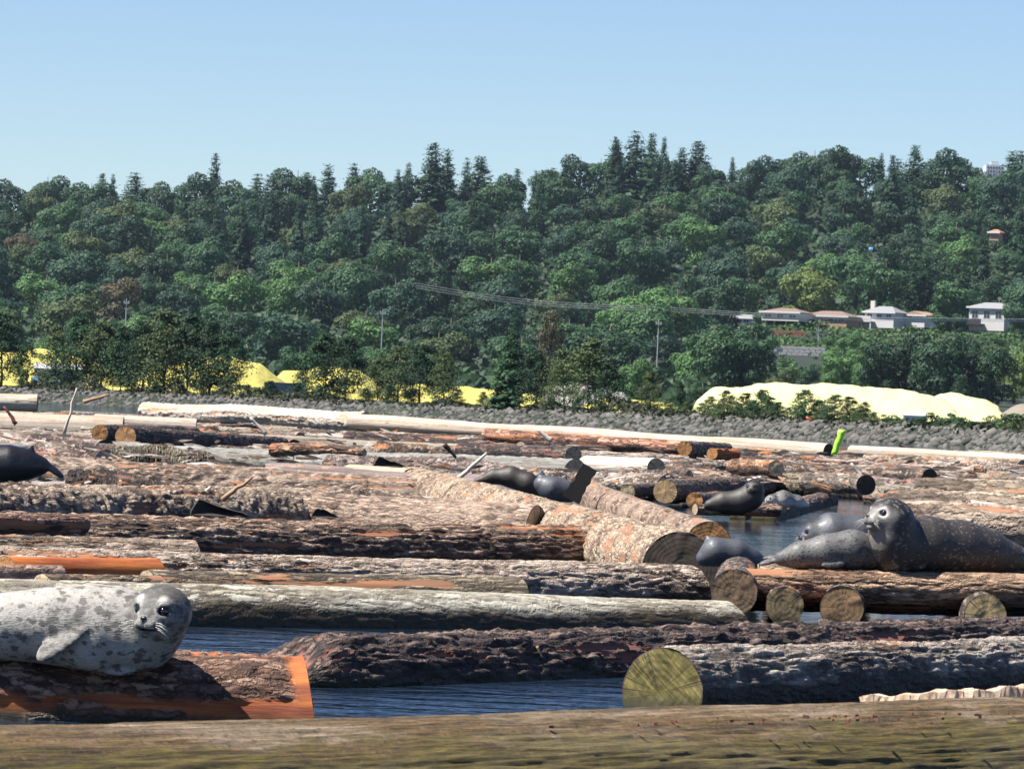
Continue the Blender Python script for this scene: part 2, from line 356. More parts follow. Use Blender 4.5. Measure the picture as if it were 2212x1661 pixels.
def moss_col():
    t = NT('mossy_front_log'); co = t.coord('Object')
    fib = t.math('ADD', t.math('MULTIPLY', t.noise(t.coord('Object', (1.4, 44, 44)), 1.0, 8, .75, .5), .5), t.math('MULTIPLY', t.noise(t.coord('Object', (13, 150, 150)), 1.0, 7, .8), .5)); fin = t.noise(t.coord('Object', (14, 120, 120)), 1.0, 5, .7)
    nb = t.noise(t.coord('Object', (1.4, 7, 7)), 1.0, 5, .62); nm = t.noise(t.coord('Object', (5, 13, 13)), 1.0, 6, .7)
    wood = t.ramp(fib, [(.38, (.010, .008, .004)), (.47, (.075, .048, .018)), (.55, (.19, .11, .038)), (.66, (.34, .24, .13))])
    pale = t.ramp(fib, [(.38, (.05, .035, .025)), (.5, (.25, .18, .11)), (.64, (.46, .38, .29))])
    col = t.mix(t.ramp(nb, [(.50, 0.0), (.60, .9)]), wood, pale)
    spk = t.noise(co, 85.0, 6, .75); col = t.mix(t.ramp(spk, [(.36, .85), (.47, 0.0)]), col, (.03, .02, .012)); col = t.mix(t.ramp(spk, [(.58, 0.0), (.70, .5)]), col, (.50, .42, .30))
    z = t.n('SeparateXYZ', {0: co}).outputs[2]
    mo = t.math('ADD', t.math('MULTIPLY', t.math('SUBTRACT', .305, z), 11.0), t.math('MULTIPLY', t.math('SUBTRACT', nm, .5), 2.2))
    moss = t.ramp(fin, [(.3, (.020, .018, .005)), (.5, (.10, .080, .014)), (.7, (.24, .18, .03))])
    col = t.mix(t.math('MULTIPLY', t.ramp(mo, [(.06, 0.0), (.30, 1.0)]), t.ramp(fib, [(.35, .25), (.55, .85)])), col, moss)
    col = t.mix(t.ramp(t.attr('crev'), [(.02, .5), (.14, 0.0)]), col, (.012, .010, .006))
    t.bsdf(col, .85, t.bump(t.math('ADD', fib, t.math('MULTIPLY', fin, .4)), .9, .014)); return t.m
MB_['moss'] = moss_col()
CUT = mat_cut('sawn_log_end'); CUT_S = mat_cut('sawn_log_end_with_saw_marks', True)
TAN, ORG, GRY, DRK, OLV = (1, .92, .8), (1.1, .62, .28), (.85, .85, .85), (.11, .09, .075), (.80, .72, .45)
NLOG = [0]
def place(A, B, o, roll=0.0):
    A, B = Vector(A), Vector(B); x = (B - A).normalized(); z = Vector((0, 0, 1)); y = z.cross(x).normalized(); z = x.cross(y)
    M = Matrix((x, y, z)).transposed().to_4x4() @ Matrix.Rotation(roll, 4, 'X'); M.translation = (A + B) / 2; o.matrix_world = M
def log(xl, yl, xr, yr, zt, r, mat, style, label, tint=(1, 1, 1), cut=TAN, res=1.0, peel=0.15, bend=0.03, taper=1.0,
        slant=(0, 0), amp=1.0, Ys=None, peelfn=None, point=None, name='log', cutmat=None, nc=None, group='logs floating in the boom'):
    """ends given by where the top ridge of the log is seen, and how high over the water that ridge lies"""
    z0, z1 = zt if isinstance(zt, tuple) else (zt, zt)
    if Ys: A, B = aty(xl, yl, Ys[0]), aty(xr, yr, Ys[1])
    else: A, B = atz(xl, yl, z0), atz(xr, yr, z1)
    A = A - Vector((0, 0, r)); B = B - Vector((0, 0, r * taper)); L = (B - A).length
    NLOG[0] += 1; seed = NLOG[0] * 13
    # finer along the part the lens sees
    nl = int(np.clip(L / 0.016 * res, 24, 620)); nc = nc or int(np.clip(96 * res, 20, 150))
    if peel < .5: peel *= .55
    V, Q, crev, pm, ends = log_geo(L, r, r * taper, seed, style, nl, nc, bend, slant[0], slant[1], peel, amp, peelfn, point)
    o = link(name, mesh_np(name, V, Q, MB_[mat], True, {'crev': crev, 'peel': pm})); place(A, B, o)
    o.color = (*tint, 1); tag(o, label, 'log', group)
    cuts = cut if isinstance(cut, list) else [cut, cut]
    for (EV, F, rim), c in zip(ends, cuts):
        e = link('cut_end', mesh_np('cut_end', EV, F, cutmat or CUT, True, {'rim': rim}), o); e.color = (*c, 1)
    return o

def cedar_peel(X, T, q, L):
    n = fbm(q * (3, 14, 14), 501, 4) - .5; n2 = fbm(q * (5, 9, 9), 541, 3)
    front = sstep(.46, .40, np.sin(T) + n * .6) * (np.cos(T) < 0.2) * (1 - .9 * sstep(.60, .63, n2))
    rung = sstep(-.15, .25, np.sin(X * 120)) * sstep(.93, .955, np.sin(T) + n * .2) * (np.cos(T) < .2) * sstep(L / 2 - .36, L / 2 - .30, X)
    return np.maximum(np.maximum(front, rung), sstep(L / 2 - .06, L / 2 - .03, X + n * .05))
# the near logs, front to back
log(-260, 1588, 2480, 1508, (0.28, 0.26), 0.32, 'moss', 'moss', 'huge mossy olive log lying across the whole front of the picture', peel=0, bend=0.05, res=1.6, amp=1.0, nc=210)
log(-330, 1374, 682, 1412, 0.20, 0.20, 'orange', 'plate', 'reddish cedar log with bare orange wood that the pale spotted seal pup lies on', cut=ORG, peel=0.0, slant=(0, -0.035), amp=.9, res=1.3, name='cedar_log', peelfn=cedar_peel)
log(612, 1375, 2420, 1343, (0.155, 0.12), 0.19, 'red', 'bark', 'wet dark purplish log with shaggy bark behind the open blue water', cut=(.035, .024, .02), point=.3, peel=0.10, res=1.1, bend=0.08, amp=1.6)
log(1428, 1398, 2400, 1372, (0.185, 0.16), 0.142, 'greywet', 'bark', 'thick grey barked log whose greenish sawn end meets the open water', cut=[OLV, TAN], peel=0.06, res=1.2, amp=1.0, cutmat=CUT_S)
log(-300, 1244, 1585, 1298, (0.17, 0.125), 0.17, 'slime', 'plate', 'long pale silvery log with a dark slimy waterline behind the spotted pup', tint=(1, 1, .96), cut=[TAN, (1.15, 1.1, .95)], peel=0.0, bend=0.05, amp=.38, taper=.9, slant=(0, -.05))
log(320, 1230, 1120, 1247, 0.20, 0.10, 'grey', 'bark', 'slim greenish grey log squeezed behind the long silvery log', tint=(.95, .93, .78), peel=0.2, amp=.7)
log(-300, 1172, 1492, 1220, (0.21, 0.18), 0.16, 'grey', 'plate', 'whitish scaly barked log just below the dark brown log', tint=(1.25, 1.22, 1.2), peel=0.10, amp=1.1)
log(15, 1200, 336, 1203, (0.235, 0.235), 0.075, 'orange', 'smooth', 'short bright orange stripped log with a square end above the pup', cut=ORG, peel=1.0, name='stripped_log')
log(-160, 1213, 125, 1222, (0.215, 0.205), 0.065, 'grey', 'smooth', 'stubby pinkish grey log with a pointed tip beside the orange stripped log', tint=(1, .8, .75), peel=0.2, taper=.6)
log(95, 1236, 345, 1240, (0.195, 0.19), 0.06, 'grey', 'plate', 'mottled grey chunk of log right behind the pup\'s back', tint=(.8, .75, .65), peel=0.2)
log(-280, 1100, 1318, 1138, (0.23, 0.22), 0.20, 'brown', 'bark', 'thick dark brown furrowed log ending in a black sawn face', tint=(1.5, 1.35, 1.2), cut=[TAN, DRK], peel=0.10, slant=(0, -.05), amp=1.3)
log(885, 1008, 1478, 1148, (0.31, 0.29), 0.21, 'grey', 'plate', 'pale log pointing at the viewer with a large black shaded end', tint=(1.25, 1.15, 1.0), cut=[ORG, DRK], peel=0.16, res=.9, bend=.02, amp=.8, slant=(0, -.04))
log(1262, 1036, 1530, 1128, (0.30, 0.20), 0.15, 'grey', 'smooth', 'tan log with an orange butt slanting down into the brown pond', tint=(1.0, .88, .8), cut=ORG, peel=0.1, res=.7)
log(-200, 1040, 880, 1062, (0.33, 0.30), 0.24, 'grey', 'rib', 'broad grey log with slanting ribbed bark in front of the dark seal', tint=(1.1, 1.02, .92), peel=0.05, res=1.2, amp=1.6)
log(60, 985, 900, 1030, (0.34, 0.30), 0.22, 'grey', 'rib', 'ribbed pinkish log behind the broad ribbed grey log', tint=(1.05, .95, .9), peel=0.16, res=1.0, amp=1.6)
log(480, 1052, 1160, 1092, (0.30, 0.28), 0.20, 'grey', 'plate', 'rough pinkish scaled log running up to the black shaded log end', tint=(1.1, .98, .92), peel=0.10, res=.8)
log(-200, 1150, 420, 1168, (0.20, 0.20), 0.10, 'grey', 'plate', 'mottled grey log under the left end of the dark brown log', tint=(1, .92, .85), peel=.2, res=.8)
log(-200, 1108, 180, 1112, (0.25, 0.25), 0.05, 'brown', 'bark', 'thin reddish branch log wedged behind the dark brown log', tint=(1.3, .9, .8), peel=.4, res=.6)
# raft under the big seals: cross logs on four stubs
for x, y, r, L, lab, c in ((1588, 1228, .105, 2.2, 'tallest dark stub end, leftmost of the stubs under the seals', (.50, .38, .28)),
                           (1697, 1266, .088, 1.9, 'round greenish stub end with a pale crack under the spotted seal', (.50, .44, .28)),
                           (1820, 1264, .100, 2.0, 'round stub end with an orange scar under the dark seal\'s neck', (.62, .44, .28)),
                           (2130, 1284, .095, 2.0, 'pale greenish stub end under the tail of the dark seal', (.85, .76, .48))):
    A = aty(x, y, 23.25); B = A + Vector((random.uniform(.05, .25), L, 0.0)); z = A.z - r
    A.z = B.z = z
    NLOG[0] += 1; V, Q, cr, pm, ends = log_geo(L, r, r, NLOG[0] * 13, 'bark', 60, 48, 0.0, 0, 0, .1, .8)
    o = link('log_stub', mesh_np('log_stub', V, Q, MB_['brown'], True, {'crev': cr, 'peel': pm})); place(A, B, o)
    o.color = (.8, .8, .8, 1); tag(o, lab, 'log', 'stubs under the seal raft')
    for (EV, F, rim), cc in zip(ends, (c, c)):
        e = link('cut_end', mesh_np('cut_end', EV, F, CUT, True, {'rim': rim}), o); e.color = (*cc, 1)
log(1565, 1222, 2330, 1240, .245, .075, 'grey', 'plate', 'tan bark log that the dark seal and the spotted seal rest on', Ys=(23.62, 23.75), tint=(1.2, .95, .75), peel=.3, res=1.0, amp=1.2)
log(1640, 1216, 2380, 1234, .24, .08, 'grey', 'bark', 'middle log of the raft beneath the dark seal', Ys=(23.85, 23.98), tint=(1, .9, .8), res=.6, peel=.2)
log(1690, 1212, 2400, 1232, .24, .08, 'grey', 'bark', 'rear log of the raft beneath the dark seal', Ys=(24.1, 24.25), tint=(.9, .85, .8), res=.6, peel=.2)
log(1560, 1252, 2380, 1272, .17, .07, 'brown', 'bark', 'dark lower log wedged between the stubs under the seals', Ys=(23.72, 23.9), tint=(.8, .8, .8), res=.6)
# log ends round the brown pond
for xl, yl, xr, yr, r, c, lab in ((1594, 1096, 1700, 1076, .075, (1.1, .95, .7), 'cream and orange log end at the far edge of the brown pond'),
                                  (1652, 1091, 1790, 1060, .125, OLV, 'round ringed log end mirrored in the brown pond'),
                                  (1500, 1064, 1640, 1052, .085, ORG, 'small orange log end beside the dark upright seal'),
                                  (1436, 1036, 1700, 1024, .125, (1.15, .9, .6), 'six sided pale log end with an orange heart'),
                                  (1355, 1046, 1480, 1034, .075, (1.1, 1.05, .8), 'small cream log end behind the slanting tan log')):
    z = 0.9 - (yl - horizon(xl)) * 47.0 / FD if xl > 1580 else 0.9 - (yl - horizon(xl)) * 52.0 / FD
    Y = 47.0 if xl > 1580 else 52.0
    log(xl, yl, xr, yr, z, r, 'brown', 'bark', lab, Ys=(Y, Y * (1.25 if xl > 1580 else 1.3)), cut=c, res=.45, peel=.1)
log(1500, 1088, 1680, 1092, .06, .05, 'brown', 'smooth', 'thin drifting pole along the far edge of the brown pond', Ys=(46.2, 46.6), res=.3, tint=(1.2, 1, .9))

# far logs with a look of their own
FAR = 'logs floating in the boom'
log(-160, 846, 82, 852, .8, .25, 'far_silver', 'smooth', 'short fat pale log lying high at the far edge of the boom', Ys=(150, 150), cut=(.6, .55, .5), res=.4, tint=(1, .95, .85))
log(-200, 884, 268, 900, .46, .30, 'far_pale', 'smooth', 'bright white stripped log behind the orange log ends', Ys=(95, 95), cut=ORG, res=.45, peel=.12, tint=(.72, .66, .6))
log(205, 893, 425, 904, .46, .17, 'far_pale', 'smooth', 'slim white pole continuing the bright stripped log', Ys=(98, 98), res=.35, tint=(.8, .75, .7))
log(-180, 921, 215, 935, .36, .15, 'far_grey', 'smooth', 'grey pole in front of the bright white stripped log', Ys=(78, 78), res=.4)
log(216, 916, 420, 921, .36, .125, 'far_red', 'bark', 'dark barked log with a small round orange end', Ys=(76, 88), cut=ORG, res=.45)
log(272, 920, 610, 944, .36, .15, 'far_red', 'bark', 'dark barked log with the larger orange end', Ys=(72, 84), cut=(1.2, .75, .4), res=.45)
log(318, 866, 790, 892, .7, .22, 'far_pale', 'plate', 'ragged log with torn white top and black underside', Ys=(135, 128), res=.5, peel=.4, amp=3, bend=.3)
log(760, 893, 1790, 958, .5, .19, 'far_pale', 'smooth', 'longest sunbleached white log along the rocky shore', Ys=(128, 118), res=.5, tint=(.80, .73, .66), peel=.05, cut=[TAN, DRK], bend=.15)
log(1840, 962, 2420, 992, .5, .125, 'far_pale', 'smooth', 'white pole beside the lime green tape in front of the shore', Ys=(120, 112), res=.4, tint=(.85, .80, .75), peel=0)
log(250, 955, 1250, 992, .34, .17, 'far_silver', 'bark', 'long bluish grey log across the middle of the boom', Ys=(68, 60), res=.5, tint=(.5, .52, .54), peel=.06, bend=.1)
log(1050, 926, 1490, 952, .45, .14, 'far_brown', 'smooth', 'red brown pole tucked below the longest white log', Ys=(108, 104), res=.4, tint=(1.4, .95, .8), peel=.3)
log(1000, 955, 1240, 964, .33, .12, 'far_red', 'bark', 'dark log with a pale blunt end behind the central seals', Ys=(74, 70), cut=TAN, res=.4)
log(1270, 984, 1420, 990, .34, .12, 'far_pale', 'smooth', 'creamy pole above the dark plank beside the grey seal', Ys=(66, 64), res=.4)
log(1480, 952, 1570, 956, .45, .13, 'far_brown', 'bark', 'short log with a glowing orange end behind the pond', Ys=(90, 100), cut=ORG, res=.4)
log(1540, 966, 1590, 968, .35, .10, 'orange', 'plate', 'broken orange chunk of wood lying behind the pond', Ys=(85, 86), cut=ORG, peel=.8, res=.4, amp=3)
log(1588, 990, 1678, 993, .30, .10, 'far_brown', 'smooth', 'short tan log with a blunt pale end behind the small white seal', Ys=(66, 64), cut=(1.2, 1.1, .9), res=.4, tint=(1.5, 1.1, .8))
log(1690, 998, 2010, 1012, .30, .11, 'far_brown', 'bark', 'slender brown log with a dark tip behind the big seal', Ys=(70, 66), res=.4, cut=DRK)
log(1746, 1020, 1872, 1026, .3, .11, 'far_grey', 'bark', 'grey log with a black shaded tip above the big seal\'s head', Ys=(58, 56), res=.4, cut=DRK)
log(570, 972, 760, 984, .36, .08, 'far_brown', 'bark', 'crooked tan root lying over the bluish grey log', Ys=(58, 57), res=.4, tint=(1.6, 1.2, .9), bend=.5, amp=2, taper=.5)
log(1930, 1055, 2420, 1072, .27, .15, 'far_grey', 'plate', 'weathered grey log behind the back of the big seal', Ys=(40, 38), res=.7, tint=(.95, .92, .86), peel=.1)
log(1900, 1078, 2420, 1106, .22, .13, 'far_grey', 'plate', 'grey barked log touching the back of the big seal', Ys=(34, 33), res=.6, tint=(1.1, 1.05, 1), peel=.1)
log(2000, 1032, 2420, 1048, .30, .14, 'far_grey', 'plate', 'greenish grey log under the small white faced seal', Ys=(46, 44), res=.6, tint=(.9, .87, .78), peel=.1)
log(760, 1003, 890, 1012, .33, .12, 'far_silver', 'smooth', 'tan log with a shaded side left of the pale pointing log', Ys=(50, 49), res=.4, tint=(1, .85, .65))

# the mass of the boom: rows of logs, shapes shared between logs of one kind
ORD = ['first', 'second', 'third', 'fourth', 'fifth', 'sixth', 'seventh', 'eighth', 'ninth', 'tenth', 'eleventh', 'twelfth', 'thirteenth', 'fourteenth', 'fifteenth', 'sixteenth', 'seventeenth', 'eighteenth', 'nineteenth', 'twentieth']
def ordinal(i):
    if i < 20: return ORD[i]
    tens = {2: 'twenty', 3: 'thirty', 4: 'forty', 5: 'fifty', 6: 'sixty', 7: 'seventy'}[(i + 1) // 10]
    return (tens[:-1] + 'ieth') if (i + 1) % 10 == 0 else tens + '-' + ORD[(i + 1) % 10 - 1]
PROTO = []
for i, (mt, st, pl) in enumerate((('grey', 'bark', .12), ('grey', 'plate', .15), ('brown', 'bark', .2), ('brown', 'plate', .3), ('silver', 'smooth', .12), ('pale', 'smooth', .1), ('red', 'bark', .1), ('grey', 'bark', .05))):
    V, Q, cr, pm, ends = log_geo(8.0, .17, .15, 900 + i * 31, st, 300, 34, .25, 0, 0, pl * .5, 1.7)
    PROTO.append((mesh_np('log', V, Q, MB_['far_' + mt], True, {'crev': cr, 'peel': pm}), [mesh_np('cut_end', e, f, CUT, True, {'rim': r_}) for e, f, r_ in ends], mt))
NAMEC = {'grey': 'grey barked', 'brown': 'brown barked', 'silver': 'silvery', 'pale': 'pale stripped', 'red': 'dark reddish'}
fill = []
d = 46.0
while d < 205:
    x = -150 + random.uniform(-200, 0)
    while x < 2300:
        ln = random.uniform(220, 760) * (1.0 if d < 110 else .8)
        yl = horizon(x) + d + random.uniform(-3, 3); sl = .042 + random.uniform(-.008, .022)
        yr = yl + sl * ln
        if (x < 1960 and x + ln > 1340 and d > 128): x += ln; continue
        if (x < 1250 and x + ln > 860 and d > 118) and d > 150: x += ln; continue
        if x < 170 and d > 120 and d < 175: x += ln; continue
        fill.append((x, yl, x + ln, yr, d)); x += ln + random.uniform(-40, 60)
    d *= 1.047
BAND = {0: [], 1: [], 2: []}
for (xl, yl, xr, yr, d) in fill:
    k = random.choices(range(8), (6, 6, 4, 3.5, 3, 1.2, 2, 3.5))[0]
    me, ce, mt = PROTO[k]; r = random.uniform(.085, .185); zt = r * random.uniform(1.1, 1.75)
    A, B = atz(xl, yl, zt), atz(xr, yr, zt)
    L = (B - A).length
    if L > 26: B = A + (B - A) * 26 / L; L = 26
    A.z -= r; B.z -= r
    o = link('log', me); place(A, B, o, 0); o.scale = (L / 8.0, r / .16, r / .16)
    g = random.uniform(.75, 1.3) * {'pale': .55, 'silver': .6}.get(mt, 1.1); o.color = (g * random.uniform(.92, 1.06), g * random.uniform(.92, 1.02), g * random.uniform(.88, 1.04), 1)
    for c in ce:
        e = link('cut_end', c, o); e.color = (*random.choice((TAN, TAN, ORG, GRY, DRK)), 1)
    BAND[0 if d < 75 else 1 if d < 125 else 2].append(((xl + xr) / 2, mt, o))
for b, lst in BAND.items():
    where = ('farthest rows of the boom', 'middle rows of the boom', 'nearer rows of the boom')[b]
    for mt in NAMEC:
        for i, (_, _, o) in enumerate(sorted([q for q in lst if q[1] == mt], key=lambda q: q[0])):
            tag(o, f'{ordinal(i)} from the left of the {NAMEC[mt]} logs in the {where}', 'log', FAR)

# ------------------------------------------------------------------ seals: one continuous skin from a blended distance field
def surface_nets(val, org, h):
    s = val < 0; nx, ny, nz = val.shape
    P = np.zeros((nx - 1, ny - 1, nz - 1, 3), np.float32); C = np.zeros((nx - 1, ny - 1, nz - 1), np.float32)
    def sl(a, n): return slice(a, n - 1 + a)
    def corner(c): return (sl(c[0], nx), sl(c[1], ny), sl(c[2], nz))
    for ax in range(3):
        o = [i for i in range(3) if i != ax]
        for a in (0, 1):
            for b in (0, 1):
                c0 = [0, 0, 0]; c0[o[0]] = a; c0[o[1]] = b; c1 = list(c0); c1[ax] = 1
                v0, v1 = val[corner(c0)], val[corner(c1)]; m = (v0 < 0) != (v1 < 0)
                t = np.where(m, v0 / np.where(v0 == v1, 1, v0 - v1), 0)
                for k in range(3): P[..., k] += m * (t if k == ax else c0[k])
                C += m
    m = C > 0; idx = -np.ones(C.shape, np.int64); idx[m] = np.arange(m.sum())
    ii = np.argwhere(m); V = (ii + P[m] / C[m][:, None]) * h + org
    F = []
    for ax in range(3):
        a, b = [(1, 2), (2, 0), (0, 1)][ax]
        e = [slice(1, -1)] * 3; e[ax] = slice(0, val.shape[ax] - 1)
        e2 = list(e); e2[ax] = slice(1, val.shape[ax])
        s0, s1 = s[tuple(e)], s[tuple(e2)]; ch = np.argwhere(s0 != s1); fl = s0[s0 != s1]
        off = np.array([1, 1, 1]); off[ax] = 0; ch = ch + off
        def cell(da, db):
            q = ch.copy(); q[:, a] += da; q[:, b] += db; return idx[q[:, 0], q[:, 1], q[:, 2]]
        q = np.stack([cell(-1, -1), cell(0, -1), cell(0, 0), cell(-1, 0)], 1)
        q[~fl] = q[~fl][:, ::-1]; F.append(q)
    F = np.concatenate(F); F = F[(F >= 0).all(1)]
    return V, F
def smin(a, b, k):
    h = np.clip(.5 + .5 * (b - a) / k, 0, 1); return b * (1 - h) + a * h - k * h * (1 - h)
class Field:
    def __init__(s): s.p = []
    def ell(s, c, rad, axes=None, k=.02, sub=False):
        s.p.append(('e', np.array(c, float), np.array(rad, float), np.array(axes if axes is not None else np.eye(3), float), k, sub)); return s
    def cap(s, a, b, ra, rb, k=.03): s.p.append(('c', np.array(a, float), np.array(b, float), ra, rb, k, False)); return s
    def bounds(s):
        lo, hi = [], []
        for p in s.p:
            if p[0] == 'e': r = max(p[2]); lo.append(p[1] - r); hi.append(p[1] + r)
            else: r = max(p[3], p[4]); lo.append(np.minimum(p[1], p[2]) - r); hi.append(np.maximum(p[1], p[2]) + r)
        return np.min(lo, 0), np.max(hi, 0)
    def mesh(s, h):
        lo, hi = s.bounds(); lo -= 3 * h; hi += 3 * h; n = np.ceil((hi - lo) / h).astype(int) + 1
        g = np.stack(np.meshgrid(*[lo[i] + np.arange(n[i]) * h for i in range(3)], indexing='ij'), -1).reshape(-1, 3)
        d = np.full(len(g), 1e3)
        for p in s.p:
            if p[0] == 'e':
                q = (g - p[1]) @ p[3].T; k0 = np.linalg.norm(q / p[2], axis=1); k1 = np.linalg.norm(q / p[2] ** 2, axis=1) + 1e-9
                e = k0 * (k0 - 1) / k1
                d = -smin(-d, e, p[4]) if p[5] else smin(d, e, p[4])
            else:
                ab = p[2] - p[1]; t = np.clip((g - p[1]) @ ab / (ab @ ab + 1e-12), 0, 1)
                e = np.linalg.norm(g - p[1] - t[:, None] * ab, axis=1) - (p[3] + (p[4] - p[3]) * t); d = smin(d, e, p[5])
        V, F = surface_nets(d.reshape(n).astype(np.float32), lo, h)
        return V, F

def mat_seal(name, light, dark, spot, vscale, lo, hi, nscale=5.0, rough=.5, coat=0.0, spotmix=.85):
    t = NT(name); co = t.coord('Object')
    w = t.n('VectorMath', {0: co, 1: t.n('VectorMath', {0: t.n('TexNoise', {'Vector': co, 'Scale': 34.0, 'Detail': 5.0, 'Roughness': .7}).outputs['Color'], 'Scale': .05}, operation='SCALE').outputs[0]}, operation='ADD').outputs[0]
    w = t.n('Mapping', {'Vector': w, 'Scale': (.72, 1.1, 1.1), 'Rotation': (0, .6, 0)}).outputs[0]
    v = t.n('TexVoronoi', {'Vector': w, 'Scale': vscale, 'Randomness': 1.0}).outputs['Distance']
    v2 = t.n('TexVoronoi', {'Vector': w, 'Scale': vscale * 2.2}).outputs['Distance']
    dens = t.noise(co, nscale, 3, .6)
    thr = t.math('MULTIPLY_ADD', t.math('SUBTRACT', dens, .5), .85, 0.0)
    sp = t.ramp(t.math('SUBTRACT', v, thr), [(lo, 1.0), (hi, 0.0)])
    sp2 = t.ramp(t.math('SUBTRACT', v2, t.math('MULTIPLY', thr, 1.0)), [(lo * .7, .7), (hi * .7, 0.0)])
    spots = t.math('MAXIMUM', sp, sp2)
    streak = t.noise(t.coord('Object', (45, 160, 160)), 1.0, 5, .7)
    base = t.mix(t.ramp(t.noise(co, 7.0, 6, .7), [(.35, 0.0), (.7, 1.0)]), light, tuple(c * .55 for c in light))
    base = t.mix(t.ramp(streak, [(.3, .55), (.65, 0.0)]), base, tuple(c * .45 for c in light))
    dk = t.attr('dk')
    base = t.mix(t.math('MULTIPLY', dk, t.math('MULTIPLY_ADD', t.noise(co, 60, 3, .6), .9, .45)), base, dark)
    col = t.mix(t.math('MULTIPLY', spots, spotmix), base, spot)
    col = t.mix(t.attr('lt'), col, t.mix(t.noise(co, 70, 3, .6), (.62, .58, .52), (.36, .33, .30)))
    fur = t.noise(t.coord('Object', (60, 260, 260)), 1.0, 3, .6)
    t.bsdf(col, rough, t.bump(t.math('ADD', fur, t.noise(co, 18, 4, .6)), .6, .004), Coat_Weight=coat, Coat_Roughness=.25); return t.m
SEAL_PALE = mat_seal('pale_spotted_fur', (.44, .415, .37), (.045, .042, .04), (.065, .058, .052), 38, .26, .40, 4, .68)
SEAL_DARK = mat_seal('dark_speckled_fur', (.050, .042, .036), (.012, .011, .010), (.22, .19, .16), 50, .18, .34, 7, .5, .1, .75)
SEAL_GREY = mat_seal('grey_mottled_fur', (.15, .145, .14), (.03, .03, .032), (.022, .022, .022), 60, .26, .46, 8, .55, .05)
SEAL_BLUE = mat_seal('wet_slate_fur', (.10, .105, .118), (.02, .02, .022), (.045, .045, .05), 34, .14, .3, 6, .46, .12)
SEAL_BLACK = mat_seal('wet_black_fur', (.016, .015, .016), (.008, .008, .008), (.03, .028, .028), 30, .1, .25, 6, .36, .25)
SEAL_WHITE = mat_seal('white_and_black_fur', (.70, .68, .63), (.02, .02, .02), (.15, .14, .13), 30, .1, .25, 6, .6)
SEAL_BROWN = mat_seal('dark_brown_fur', (.055, .045, .036), (.014, .012, .010), (.02, .018, .016), 30, .1, .3, 6, .5)
EYE = NT('wet_black_eye'); EYE.bsdf((.006, .005, .005), .08, Coat_Weight=1.0); EYE = EYE.m
WHISK = simple('pale_whisker', (.6, .58, .52), .4)
NOSE = simple('damp_black_nose', (.018, .016, .016), .35)

